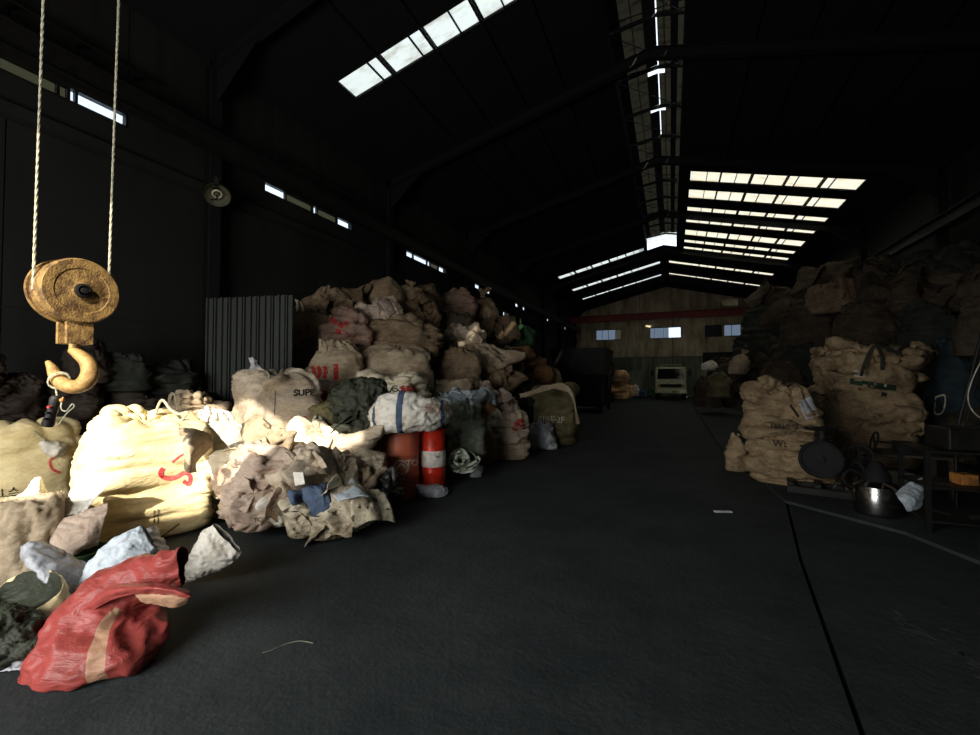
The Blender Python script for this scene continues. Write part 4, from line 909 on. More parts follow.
sack('dark_tarp', 'rust stained olive tarp hanging at the left of the dark tarp', (321, 402, 350, 446), 'olive', 'lump', zc=5.7, seed=115, ears=3, wr=1.6, cat='tarp')
sack('dark_tarp', 'dark grey green crumpled tarp in front, above the ribbed sacking', (342, 410, 380, 444), 'greendark', 'lump', zc=5.45, seed=117, ears=3, wr=1.8, cat='tarp')
loft('rolled_sacking', 'roll of ribbed olive sacking, its left end glaring in the sun', [(325, 448, 5.35, .10, .10, 95), (335, 449, 5.3, .17, .14, 100), (350, 449, 5.3, .19, .15, 105), (368, 441, 5.35, .18, .15, 108), (384, 430, 5.4, .13, .12, 110)], ['beige'], cat='sack', seed=119, wr=.028, fr=(3, 3, 11))
loft('rolled_sacking', 'lower fold of tan sacking squeezed against the worn drum', [(338, 478, 5.2, .12, .10, 90), (350, 470, 5.15, .20, .14, 95), (366, 466, 5.2, .22, .15, 95), (384, 466, 5.3, .15, .12, 95)], ['stained'], cat='sack', seed=121, wr=.03, fr=(4, 4, 9))
sack('sand_sack', 'plain brown sack filling the gap under the dark tarps', (318, 432, 384, 492), 'brown', 'slump', zc=5.75, seed=123)
sack('plastic_bag', 'black plastic bag on the floor at the foot of the worn drum', (370, 480, 398, 511), 'blackbag', 'lump', seed=125, ears=3, wr=2.4, cat='bag', dr=.7, zc=5.0)
sack('plastic_bag', 'crushed clear plastic under the narrow red drum', (420, 488, 448, 498), 'silver', 'flat', seed=127, ears=3, wr=2.5, cat='bag', dr=.6)
M['net'] = fabric('grey_green_netting', (128, 134, 116), (70, 74, 62), .6)
sack('net_sack', 'tall sack under dark green netting right of the drums', (448, 404, 486, 462), 'net', 'slump', seed=129, zc=6.9, wr=1.3)
# green white straps
rs = random.Random(12)
mb = MB()
for k in range(16):
    a = rs.random() * 6.28; cx_, cy_ = 462 + rs.uniform(-6, 6), 460 + rs.uniform(-4, 4); ra, rb = rs.uniform(6, 15), rs.uniform(4, 11)
    pts = [W(cx_ + ra * math.cos(a + t), min(cy_ + rb * math.sin(a + t) + (t - 2) * rs.uniform(-1, 1), 474), 6.45 + .15 * math.sin(2 * t + k) + .02 * k) for t in np.linspace(0, rs.uniform(2.5, 5), 7)]
    mb.ribbon([Vector(q) for q in cr(pts, 22)], .035, .006, (rs.uniform(-1, 1), rs.uniform(-1, 1), 1))
M['net'] = fabric('grey_green_netting', (128, 134, 116), (70, 74, 62), .6)
M['strap'] = fabric('pale_green_strap', (206, 214, 196), (120, 134, 112), .5)
o_ = mb.build('webbing_straps', 'strap', None, True); tag(o_, 'tangle of pale green webbing straps on the floor right of the red drum', 'straps', None, 'stuff')
# front row of the left pile beyond the drums
r, b = sack('bulk_sack', 'small brown sack with red lettering right of the strap tangle', (466, 426, 496, 466), 'tan', 'slump', seed=131)
for u, v in ((481, 440), (486, 443), (480, 446), (487, 438)): stroke_print(b, r, [(u - 2, v), (u, v - 2), (u + 2, v)], .05, 'redink')
r, b = sack('bulk_sack', 'white squat sack tied twice, red print on its right, at the aisle', (489, 413, 529, 461), 'beige', 'full', seed=133, loops=1, wr=1.3, res=(96, 64))
for u, v in ((517, 425), (521, 422), (523, 428), (515, 430)): stroke_print(b, r, [(u - 2, v), (u, v - 2), (u + 2, v + 1)], .07, 'redink')
mb = MB(); cb = world_loc(b)
for zz in (.36, .66): mb.tube([Vector((cb.x + .43 * math.cos(a), cb.y + .40 * math.sin(a), zz + .01 * math.sin(3 * a))) for a in np.linspace(0, 6.283, 30)], .012, 5, False)
mb.build('tie_cord', 'tan', r, True)
r, b = sack('bulk_sack', 'dark olive bulk sack ending the front row, pale slings over its shoulder', (532, 384, 580, 446), 'olive', 'full', seed=135, loops=2, res=(96, 64), loopmat='tan')
text_print(b, r, '기||푸2F', 551, 420, .19, 'whiteink', .0)
mb = MB()
for k in range(3): mb.ribbon([Vector(q) for q in cr([W(u, v, 9.4 + .1 * k) for u, v in ((520 + 4 * k, 396), (545, 389 - k), (562 + k, 385 + 2 * k), (572 + k, 395), (576, 412 + 3 * k), (579 - k, 424))], 26)], .09, .012, (0, -.4, 1))
o_ = mb.build('webbing_straps', 'tan', None, True); tag(o_, 'pale slings draped over the dark olive sack at the end of the row', 'straps')
sack('plastic_bag', 'grey sagging bag on the floor between the white and the olive sacks', (522, 428, 552, 450), 'silverdark', 'lump', seed=137, wr=1.5, cat='bag')
M['silverdark'] = M['silverdark']
for k, (bx_, lb) in enumerate((((526, 441, 538, 450), 'left of two white paper scraps below the grey bag'), ((540, 443, 556, 450), 'right of two white paper scraps below the grey bag'))):
    sack('paper_scrap', lb, bx_, 'scrapwhite', 'flat', seed=139 + k, wr=2, ears=2, cat='scrap', group='paper scraps on the floor')
sack('paper_scrap', 'grey crushed scrap on the floor below the brown sack with red lettering', (470, 467, 481, 478), 'silverdark', 'flat', seed=142, wr=2, ears=2, cat='scrap', group='paper scraps on the floor')
w_ = W(723, 512, 5.6); w_ = onZ(723, 512, .006)
o_ = MB().box((w_[0], w_[1], .012), (.2, .05, .012), .3).build('wrapper', 'scrapwhite'); tag(o_, 'small white wrapper alone on the dark aisle floor', 'litter')
o_ = MB().tube([Vector(q) for q in cr([onZ(u, v, .008) for u, v in ((262, 653), (272, 650), (286, 644), (300, 641), (313, 643))], 24)], .003, 5).build('thread', 'net', None, True); tag(o_, 'thin pale green thread lying on the floor right of the red sack', 'thread')
# ================================================================== LEFT PILE
PG = 'sacks of the big pile on the left'
pile = [ # box, plane X, mat, style, label, kwargs
 ((304, 343, 366, 394), -5.6, 'tan', 'slump', 'grey tan sack with red lettering, second row of the left pile, nearest the SUPER sack', dict(loops=1)),
 ((357, 344, 438, 396), -4.9, 'tan', 'full', 'wide tan sack with a pale shine at the centre of the left pile', dict(wr=.7)),
 ((362, 312, 442, 356), -5.3, 'brown', 'slump', 'wide wrinkled brown sack on top of the wide shiny tan one', dict(wr=1.2)),
 ((313, 382, 350, 432), -5.3, 'pink', 'full', 'pale sack with a red stripe behind the dark tarps', {}),
 ((345, 374, 434, 428), -4.6, 'cream', 'full', 'cream sack with red print directly above the striped sack', {}),
 ((432, 346, 482, 388), -4.6, 'brown', 'slump', 'tall brown sack right of the wide shiny tan sack', dict(wr=.8)),
 ((430, 378, 474, 412), -4.2, 'tan', 'full', 'low tan sack under the tall brown sack', {}),
 ((465, 384, 500, 412), -3.9, 'pink', 'slump', 'pinkish rumpled sack above the green netting', dict(wr=1.6)),
 ((284, 303, 336, 352), -6.6, 'umber', 'slump', 'brown sack at the upper left corner of the pile beside the sheet partition', dict(loops=1)),
 ((291, 338, 330, 378), -6.4, 'dark', 'slump', 'sooty sack low beside the sheet partition', {}),
 ((320, 306, 374, 352), -6.0, 'dirtypink', 'slump', 'sack with blotchy red print in the upper left of the pile', dict(wr=1.2)),
 ((304, 292, 352, 322), -6.9, 'brown', 'flat', 'limp tan sack sagging on the upper left of the pile', dict(wr=1.5, ears=2)),
 ((340, 290, 372, 318), -6.7, 'umber', 'flat', 'limp brown sack left of the round top sack', dict(wr=1.5, ears=2)),
 ((364, 276, 404, 308), -6.3, 'brown', 'lump', 'round pale brown sack crowning the left pile', dict(wr=.5, fl=0)),
 ((396, 278, 424, 306), -6.1, 'brown', 'tied', 'sack with a ruffled open neck right of the round top sack', dict(wr=1.3)),
 ((352, 302, 402, 332), -5.9, 'pink', 'flat', 'flattened pinkish sack below the round top sack', dict(wr=1.6)),
 ((398, 298, 440, 330), -5.7, 'umber', 'flat', 'flattened brown sack below the ruffled neck', dict(wr=1.6)),
 ((408, 284, 444, 312), -6.2, 'umber', 'slump', 'brown sack on the ridge of the pile, fourth from its left end', {}),
 ((434, 288, 476, 318), -5.9, 'dirtypink', 'slump', 'reddish sack on the ridge of the pile left of the tall tied sack', dict(wr=1.2)),
 ((466, 286, 500, 330), -5.5, 'brown', 'tied', 'tall tied sack standing at the right end of the ridge of the pile', dict(wr=1.2, tie='tan')),
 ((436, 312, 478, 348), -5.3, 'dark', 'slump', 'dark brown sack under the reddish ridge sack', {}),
 ((474, 316, 512, 346), -5.0, 'umber', 'flat', 'brown sack in the shade under the tall tied sack', dict(wr=1.4)),
 ((484, 324, 534, 346), -4.8, 'green', 'flat', 'dark green netted sack on the right slope of the pile', dict(wr=1.6)),
 ((500, 336, 534, 372), -4.6, 'orange', 'slump', 'orange brown netted sack on the right slope of the pile', dict(wr=1.5)),
 ((514, 356, 552, 388), -4.2, 'orange', 'slump', 'orange tinted sack low on the right slope of the pile', dict(wr=1.4)),
 ((528, 366, 562, 398), -4.0, 'brown', 'slump', 'brown sack at the far right foot of the slope', {}),
 ((452, 330, 484, 354), -4.9, 'beige', 'lump', 'small pale crushed sack half way up the pile', dict(wr=2, ears=4)),
 ((462, 346, 498, 376), -4.5, 'tan', 'lump', 'tan crushed sack in the middle of the right half of the pile', dict(wr=2, ears=4)),
 ((488, 350, 520, 378), -4.4, 'olive', 'lump', 'olive crushed sack left of the orange ones', dict(wr=2, ears=4)),
 ((478, 368, 512, 392), -4.2, 'brown', 'lump', 'brown crushed sack above the pinkish rumpled sack', dict(wr=2, ears=4)),
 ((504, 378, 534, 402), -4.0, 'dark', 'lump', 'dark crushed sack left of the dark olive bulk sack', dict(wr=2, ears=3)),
 ((492, 396, 516, 416), -3.55, 'pink', 'lump', 'small pink ball of cloth on top of the white squat sack', dict(wr=2, ears=2)),
 ((476, 390, 494, 408), -3.7, 'bluewhite', 'lump', 'small bluish white scrap of cloth above the netted sack', dict(wr=2.4, ears=4)),
 ((470, 402, 494, 424), -3.7, 'orange', 'lump', 'small rusty bundle above the brown sack with red lettering', dict(wr=2, ears=3)),
 ((440, 392, 476, 414), -3.9, 'bluewhite', 'flat', 'blue and white crushed film beside the striped sack', dict(wr=2.4, ears=4)),
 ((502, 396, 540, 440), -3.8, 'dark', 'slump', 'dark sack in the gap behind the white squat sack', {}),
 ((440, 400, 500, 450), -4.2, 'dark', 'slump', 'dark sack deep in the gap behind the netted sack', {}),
]
for i, (bx_, X_, m_, st, lb, kw) in enumerate(pile):
    kw = dict(kw); kw.setdefault('dr', .6 if st in ('flat', 'lump') else .72); r, b = sack('bulk_sack' if st not in ('lump', 'flat') else 'crumpled_sack', lb, bx_, m_, st, X=X_, seed=300 + i * 7, group=PG, **kw)
    if i == 0:
        for u in (312, 318, 324): stroke_print(b, r, [(u, 366), (u + 2, 372), (u, 378)], .07, 'redink')
        for u in (336,): stroke_print(b, r, [(u, 364), (u, 380)], .09, 'redink')
    if i == 3: stroke_print(b, r, [(324, 390), (323, 408)], .12, 'redink')
    if i == 4:
        for u in (404, 409, 414): stroke_print(b, r, [(u - 2, 386), (u + 2, 394)], .07, 'redink')
        text_print(b, r, 'Co', 397, 389, .16, 'blackink', 0)
    if i == 10:
        for u, v in ((334, 322), (340, 326), (346, 324), (338, 332)): stroke_print(b, r, [(u - 2, v), (u, v - 2), (u + 2, v), (u, v + 2)], .06, 'redink')
# sacks inside the pile that carry the visible ones
core = 0
for row, (X_, zb_, hh, ylist) in enumerate([(-5.2, 0, 1.0, np.arange(6.6, 17, 1.25)), (-6.5, 0, 1.05, np.arange(7.2, 18, 1.25)), (-7.6, 0, 1.1, np.arange(5.6, 18, 1.3)), (-5.9, .95, .95, np.arange(7.6, 15.5, 1.3)), (-7.2, 1.0, 1.0, np.arange(6.6, 16.5, 1.3)), (-7.3, 1.9, .75, np.arange(7.6, 13.5, 1.3))]):
    for j, y_ in enumerate(ylist):
        P = sack_grid(700 + row * 20 + j, 1.2, 1.15, hh, 'full', .65, .9, 40, 26)
        o = link('bulk_sack', grid_mesh('bulk_sack', P, True, [random.Random(row * 9 + j).choice(['dark', 'brown', 'tan', 'darkgreen'])]), (X_, y_, zb_))
        tag(o, 'brown sack buried inside the left pile, layer %s from the floor' % ['one', 'one', 'one', 'two', 'two', 'three'][row], 'sack', 'buried sacks of the left pile, layer %d' % [1, 1, 1, 2, 2, 3][row])
# sheet partition and dark sacks left of the pile
pt = empty('sheet_partition', W(250, 420, 7.2), 'grey green ribbed sheet partition standing behind the SUPER sack', 'partition')
xp = -6.7; pa, pb = W(206, 298, 7.2), W(292, 294, 7.3)
nn = 12
for k in range(nn):
    a = pa + (pb - pa) * k / nn; b_ = pa + (pb - pa) * (k + 1) / nn; zt = a[2]; a = Vector((a[0], a[1], 0.0)); b_ = Vector((b_[0], b_[1], 0.0)); t = (b_ - a); n_ = Vector((-t.y, t.x, 0)).normalized(); o_ = n_ * (.03 if k % 2 else -.0)
    q = MB().prism([a + o_, a + t * .2 + o_ - n_ * .0, a + t * .3 + o_ + n_ * .035, a + t * .7 + o_ + n_ * .035, a + t * .8 + o_, a + t * .98 + o_, a + t * .98 + o_ + n_ * .01, a + t * .8 + o_ + n_ * .012, a + t * .68 + o_ + n_ * .05, a + t * .32 + o_ + n_ * .05, a + t * .2 + o_ + n_ * .012, a + o_ + n_ * .012], (0, 0, zt)); q.build('ribbed_sheet', 'panelgreen', pt)
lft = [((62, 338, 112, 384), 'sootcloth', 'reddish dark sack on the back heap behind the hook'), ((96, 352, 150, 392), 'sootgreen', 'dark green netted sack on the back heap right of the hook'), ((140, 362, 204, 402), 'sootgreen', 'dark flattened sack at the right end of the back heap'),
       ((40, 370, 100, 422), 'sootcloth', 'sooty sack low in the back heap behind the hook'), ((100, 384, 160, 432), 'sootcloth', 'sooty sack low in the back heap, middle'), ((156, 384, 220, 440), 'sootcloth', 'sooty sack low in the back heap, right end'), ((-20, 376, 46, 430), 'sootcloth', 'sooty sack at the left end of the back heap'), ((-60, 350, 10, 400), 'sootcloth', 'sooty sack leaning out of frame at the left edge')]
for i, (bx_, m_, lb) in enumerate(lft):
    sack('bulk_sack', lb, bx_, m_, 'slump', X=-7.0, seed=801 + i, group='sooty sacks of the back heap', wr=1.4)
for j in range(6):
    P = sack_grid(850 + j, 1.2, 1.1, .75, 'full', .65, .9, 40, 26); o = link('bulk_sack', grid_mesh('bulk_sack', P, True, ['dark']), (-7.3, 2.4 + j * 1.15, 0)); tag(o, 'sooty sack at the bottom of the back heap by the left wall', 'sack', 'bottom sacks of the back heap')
# ================================================================== RIGHT SIDE
r, b = sack('bulk_sack', 'tan slumped bulk sack with rolled rim and grey label pouch, right side', (745, 383, 842, 489), 'khaki', 'slump', seed=901, res=(160, 130), sq=.7, wr=1.45, lean=(-.08, 0), hstr=3.6)
MB().ribbon([Vector(q) for q in cr([W(u, v, 7.25) for u, v in ((742, 391), (746, 385), (756, 384), (766, 388), (772, 386), (782, 391), (792, 385), (806, 391), (815, 388), (822, 396), (812, 402), (800, 398), (786, 402), (770, 396), (756, 396), (746, 398), (742, 391))], 90)], .10, .02, (0, 0, 1)).build('rolled_rim', 'khaki', r, True)
stroke_print(b, r, [(802, 411), (818, 404)], .30, 'silver', 'label_pouch'); stroke_print(b, r, [(790, 405), (799, 417)], .035, 'blackink', 'strap')
text_print(b, r, 'HINGO', 784, 427, .10, 'blackink', 0, off=.03); stroke_print(b, r, [(770, 433), (792, 433.5)], .012, 'blackink', 'print_line'); text_print(b, r, 'Wt', 780, 444, .12, 'blackink', 0, off=.02)
sack('bulk_sack', 'small tan sack peeking out left of the tan slumped bulk sack', (724, 436, 748, 472), 'khaki', 'slump', seed=903)
r, b = sack('bulk_sack', 'large khaki bulk sack with a green printed band and dark slings', (816, 350, 928, 468), 'khaki', 'open', seed=905, loops=4, res=(160, 130), sq=.6, loopmat='greendark', hstr=3.2, wr=1.35)
stroke_print(b, r, [(850, 381), (862, 383), (880, 386), (896, 388)], .11, 'greenink', 'green_band'); 
for u in (875, 885): stroke_print(b, r, [(u - 1, 384.5 + (u - 875) * .05), (u + 1.5, 385 + (u - 875) * .05)], .05, 'whiteink', 'white_dot')
stroke_print(b, r, [(853, 373), (866, 374)], .12, 'whiteink', 'white_label'); stroke_print(b, r, [(881, 394), (887, 395)], .07, 'blackink')
for k, pts in enumerate((((861, 376), (866, 360), (873, 347), (878, 345)), ((877, 346), (882, 356), (882, 370)), ((878, 345), (890, 349), (904, 358)), ((905, 354), (911, 362), (912, 376)))):
    MB().ribbon([Vector(q) for q in cr([W(u, v, 7.55) for u, v in pts], 20)], .05, .008, (1, 0, .3)).build('lifting_sling', 'greendark', r, True)
r2, b_ = sack('bulk_sack', 'dim teal tarp covered bulk sack at the right edge', (921, 346, 990, 466), 'teal', 'slump', seed=907, zc=8.2, loops=1)
stroke_print(b_, r2, [(936, 397), (945, 396), (943, 412), (935, 413), (936, 397)], .03, 'whiteink', 'chalk_mark')
RG = 'dark sacks of the high pile on the right'
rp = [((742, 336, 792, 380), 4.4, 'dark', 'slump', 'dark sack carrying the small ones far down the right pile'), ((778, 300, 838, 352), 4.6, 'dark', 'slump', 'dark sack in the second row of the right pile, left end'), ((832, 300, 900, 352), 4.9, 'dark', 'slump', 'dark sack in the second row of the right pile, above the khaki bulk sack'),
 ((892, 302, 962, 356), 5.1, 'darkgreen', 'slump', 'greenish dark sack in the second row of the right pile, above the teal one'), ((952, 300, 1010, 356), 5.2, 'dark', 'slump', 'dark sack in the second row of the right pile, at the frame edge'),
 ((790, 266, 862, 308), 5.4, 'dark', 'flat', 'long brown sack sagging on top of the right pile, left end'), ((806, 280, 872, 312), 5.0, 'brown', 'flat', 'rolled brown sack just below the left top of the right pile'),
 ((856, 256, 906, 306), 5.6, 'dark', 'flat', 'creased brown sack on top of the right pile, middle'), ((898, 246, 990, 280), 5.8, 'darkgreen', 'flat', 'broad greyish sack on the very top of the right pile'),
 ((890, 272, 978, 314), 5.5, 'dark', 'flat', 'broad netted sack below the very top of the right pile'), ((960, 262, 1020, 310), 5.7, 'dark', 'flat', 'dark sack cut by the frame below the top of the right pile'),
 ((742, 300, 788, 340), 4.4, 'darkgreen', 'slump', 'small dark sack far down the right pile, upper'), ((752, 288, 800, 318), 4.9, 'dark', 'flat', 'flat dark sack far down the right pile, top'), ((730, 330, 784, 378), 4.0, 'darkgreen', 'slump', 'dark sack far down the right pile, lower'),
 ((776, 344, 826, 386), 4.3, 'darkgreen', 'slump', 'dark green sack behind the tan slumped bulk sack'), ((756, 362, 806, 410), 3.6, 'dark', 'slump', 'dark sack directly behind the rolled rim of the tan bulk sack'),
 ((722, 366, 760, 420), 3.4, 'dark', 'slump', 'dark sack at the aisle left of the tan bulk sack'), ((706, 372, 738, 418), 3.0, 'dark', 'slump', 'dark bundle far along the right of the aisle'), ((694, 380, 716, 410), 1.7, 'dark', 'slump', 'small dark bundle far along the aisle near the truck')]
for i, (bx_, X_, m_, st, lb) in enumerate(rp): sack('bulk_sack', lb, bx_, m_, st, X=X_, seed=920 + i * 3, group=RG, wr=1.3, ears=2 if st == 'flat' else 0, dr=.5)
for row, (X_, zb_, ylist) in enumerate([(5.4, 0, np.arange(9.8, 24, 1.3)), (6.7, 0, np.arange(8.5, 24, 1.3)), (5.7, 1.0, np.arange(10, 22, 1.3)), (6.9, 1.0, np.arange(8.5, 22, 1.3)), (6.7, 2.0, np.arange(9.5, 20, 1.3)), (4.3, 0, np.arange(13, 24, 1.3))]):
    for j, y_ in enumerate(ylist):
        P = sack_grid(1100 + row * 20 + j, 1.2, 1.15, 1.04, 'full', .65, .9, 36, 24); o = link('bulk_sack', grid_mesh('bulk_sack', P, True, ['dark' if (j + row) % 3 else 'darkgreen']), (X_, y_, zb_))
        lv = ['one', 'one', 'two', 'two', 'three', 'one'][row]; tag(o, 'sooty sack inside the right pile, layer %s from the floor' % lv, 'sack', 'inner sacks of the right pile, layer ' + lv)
# ================================================================== MACHINES AND ODDS ON THE RIGHT
def skid_machine():
    z0 = .035; o = onZ(818, 492, z0); r = empty('pump_engine', (o[0], o[1], z0), 'greasy dark engine with a big pulley on a steel skid beside the tan sack', 'machine')
    A, B = onZ(787, 492, z0), onZ(852, 500, z0); d = Vector(B - A); L = d.length; d.normalize(); n_ = Vector((-d.y, d.x, 0))
    A = Vector(A); mb = MB()
    for k in (0, .38): mb.bar(A + n_ * k + Vector((0, 0, .05)), A + d * L + n_ * k + Vector((0, 0, .05)), .07, .09)
    for t in (.05, .5, .95): mb.bar(A + d * L * t + Vector((0, 0, .12)), A + d * L * t + n_ * .38 + Vector((0, 0, .12)), .07, .05)
    mb.build('skid_frame', 'steel', r, False, .006)
    def at(u, v, z): return Vector(W(u, v, z))
    c = at(823, 458, 5.35); ax = Vector((-.35, -.93, .05)).normalized()
    MB().lathe(c, [(0, -.16), (.17, -.16), (.20, -.12), (.20, .1), (.17, .14), (0, .14)], 32, -ax).build('engine_block', 'steel', r, True)
    mb = MB().lathe(c + ax * .17, [(.21, 0), (.225, .01), (.225, .05), (.21, .06), (.185, .05), (.185, .01), (.21, 0)], 40, ax)
    mb.lathe(c + ax * .18, [(0, .0), (.19, .0), (.19, .012), (.10, .02), (0, .03)], 40, ax)
    mb.lathe(c + ax * .16, [(0, 0), (.045, 0), (.045, .08), (0, .085)], 16, ax); mb.build('pulley_wheel', 'rubber', r, True)
    mb = MB()
    for k in range(6): mb.lathe(c + Vector((.02 * 0, 0, .20 + .025 * k)), [(0, 0), (.09, 0), (.09, .01), (0, .01)], 18)
    mb.build('cooling_fins', 'steel', r, True)
    MB().box(c + Vector((0, .05, .36)), (.34, .12, .05), .35).build('fuel_tank', 'steel', r, False, .015)
    c2 = at(860, 456, 5.3); ax2 = Vector((-.45, -.9, 0)).normalized()
    def ring(cc, ax_, R_, t, n=36): 
        x_ = ax_.orthogonal().normalized(); y_ = ax_.cross(x_); return [cc + (x_ * math.cos(a) + y_ * math.sin(a)) * R_ for a in np.linspace(0, 6.283, n)]
    mb = MB().tube(ring(c2, ax2, .13, 0), .016, 6)
    for k in range(3):
        a_ = k * 2.094; x_ = ax2.orthogonal().normalized(); y_ = ax2.cross(x_); mb.tube([c2, c2 + (x_ * math.cos(a_) + y_ * math.sin(a_)) * .13], .009, 5)
    mb.build('hand_wheel', 'rubber', r, True)
    MB().tube([c2 - ax2 * .02, c2 - ax2 * .3, Vector((c2.x + .1, c2.y + .35, z0 + .1))], .022, 8).build('wheel_shaft', 'steel', r, True)
    MB().tube([at(850, 452, 5.25), at(842, 470, 5.15), at(834, 489, 5.1)], .008, 6).build('bright_lever', 'stainless', r, True)
    MB().tube([Vector(q) for q in cr([W(u, v, z) for u, v, z in ((846, 470, 5.3), (856, 462, 5.2), (864, 470, 5.15), (862, 482, 5.15), (850, 486, 5.1), (843, 478, 5.1), (850, 470, 5.1), (868, 476, 5.1), (878, 470, 5.2))], 60)], .02, 8).build('rubber_hose', 'rubber', r, True)
    MB().tube([at(800, 446, 5.5), at(818, 444, 5.4), at(838, 446, 5.4)], .014, 6).build('top_rail', 'steel', r, True)
skid_machine()
kp = onZ(878, 517, .035); kc = Vector((kp[0], kp[1], .035)) + Vector((.05, .15, 0))
r = empty('steel_can', kc, 'shiny stainless steel can with a dark funnel top standing on the raised slab', 'can')
MB().lathe(kc, [(0, .02), (.19, .02), (.205, .0), (.215, .02), (.22, .05), (.22, .30), (.215, .31), (.215, .33), (.19, .35), (.12, .38), (.10, .40)], 56).build('body', 'stainless', r, True)
MB().lathe(kc, [(.10, .37), (.13, .39), (.12, .46), (.05, .58), (.035, .60), (0, .6)], 32).build('funnel_top', 'rubber', r, True)
MB().tube([kc + Vector(q) for q in ((-.02, -.2, .33), (-.03, -.25, .40), (.05, -.26, .36), (.1, -.24, .30))], .014, 6).build('latch_handle', 'wood', r, True)
for sx in (-1, 1): MB().tube([kc + Vector((sx * .235, -.04, .24)), kc + Vector((sx * .28, -.04, .26)), kc + Vector((sx * .28, .05, .26)), kc + Vector((sx * .235, .05, .24))], .009, 6).build('side_handle', 'stainless', r, True)
patch('white_cloth', 'white rag draped over a box edge beside the steel can', [[(895, 493, 4.55), (906, 484, 4.6), (923, 477, 4.7)], [(898, 497, 4.45), (910, 494, 4.45), (924, 488, 4.55)], [(903, 504, 4.43), (913, 502, 4.41), (924, 498, 4.5)], [(908, 512, 4.45), (914, 511, 4.45), (922, 507, 4.5)]], 'bluewhite', 'cloth', 951, .014, 34)
M['whitecloth'] = M['bluewhite']
def P3(u, v, z): return Vector(W(u, v, z))
# dark bench with a handwheel, a steel shelf and a box on it at the right edge
bt = empty('work_bench', onZ(905, 512, .035), 'dark plank bench behind the steel can with a small handwheel on it', 'bench')
c = Vector(onZ(912, 500, .035)) + Vector((.1, .55, 0))
for k in range(4): MB().box(c + Vector((0, -.26 + .17 * k, .52)), (1.0, .16, .035), -.02 * k).build('plank', 'wood', bt)
for sx in (-1, 1):
    for sy in (-1, 1): MB().box(c + Vector((sx * .44, sy * .24, .25)), (.06, .06, .5)).build('leg', 'wood', bt)
hw = c + Vector((-.32, -.1, .68)); mb = MB(); ring_ = [hw + Vector((.03 * math.sin(a), .03 * math.cos(a) * 0 + math.cos(a) * .10, math.sin(a) * .13)) for a in np.linspace(0, 6.283, 30)]
mb.tube(ring_, .014, 6); mb.tube([hw + Vector((0, -.1, 0)), hw + Vector((0, .1, 0))], .01, 6); mb.tube([hw + Vector((0, 0, -.13)), hw + Vector((0, 0, .13))], .01, 6); mb.tube([hw, hw + Vector((.3, 0, -.02))], .018, 8); mb.box(hw + Vector((.3, 0, -.06)), (.16, .14, .16))
o_ = mb.build('hand_valve', 'rubber', None, True); tag(o_, 'black handwheel valve lying on the plank bench', 'valve')
o_ = MB().box(c + Vector((-.15, -.34, .18)), (.26, .2, .28)).build('tin_box', 'backgreen', None, False, .01); tag(o_, 'grey green tin box on the slab under the plank bench', 'box')
sh = empty('steel_shelf', onZ(958, 540, .035), 'black steel shelf rack at the right edge of the frame', 'shelf')
s0 = Vector(onZ(950, 535, .035)) + Vector((.12, .25, 0))
for sx in (-.28, .62):
    for sy in (-.25, .3): MB().box(s0 + Vector((sx, sy, .42)), (.04, .04, .84)).build('post', 'soot', sh)
for zz in (.12, .46, .82): MB().box(s0 + Vector((.17, .025, zz)), (.94, .6, .025)).build('shelf_board', 'steel', sh, False, .004)
for k in range(4): 
    rs = random.Random(60 + k); q = s0 + Vector((rs.uniform(-.2, .5), rs.uniform(-.2, .2), .135)); 
    o_ = MB().tube([q, q + Vector((rs.uniform(-.25, .25), rs.uniform(-.15, .15), .02 + .015 * k))], .02, 6).build('scrap_pipe', 'steel', None, True); tag(o_, 'dark pipe offcut on the bottom of the steel shelf, %s layer' % ['lowest', 'second', 'third', 'fourth'][k], 'pipe', 'pipe offcuts on the steel shelf')
o_ = MB().box(s0 + Vector((.10, -.02, .53)), (.15, .16, .11), .2).build('carton', 'ochre', None, False, .01); tag(o_, 'small ochre carton on the middle board of the steel shelf', 'box')
o_ = MB().box(s0 + Vector((.2, 0, .95)), (.62, .42, .22), .05).build('tool_chest', 'steel', None, False, .015); tag(o_, 'dark tool chest on top of the steel shelf', 'chest')
pa_ = P3(955, 437, 5.2); pb_ = P3(978, 348, 5.2)
mb = MB().tube([Vector((pa_.x, pa_.y, .035)).lerp(pa_, 0) , pa_, pb_, pb_ + (pb_ - pa_) * .4], .02, 8); mb.tube([pa_ + Vector((.07, 0, 0)), pb_ + Vector((.05, 0, 0)), pb_ + Vector((.05, 0, 0)) + (pb_ - pa_) * .4], .012, 6)
o_ = mb.build('pole', 'steel', None, True); tag(o_, 'thin leaning steel pole with a rod beside it at the right edge', 'pole')
o_ = MB().tube([Vector(q) for q in cr([W(u, v, 5.0) for u, v in ((992, 346), (981, 362), (973, 378), (968, 396), (972, 410), (984, 420), (996, 422))], 36)], .006, 6).build('cable', 'bandwhite', None, True); tag(o_, 'pale cable curving down beside the leaning pole', 'cable')
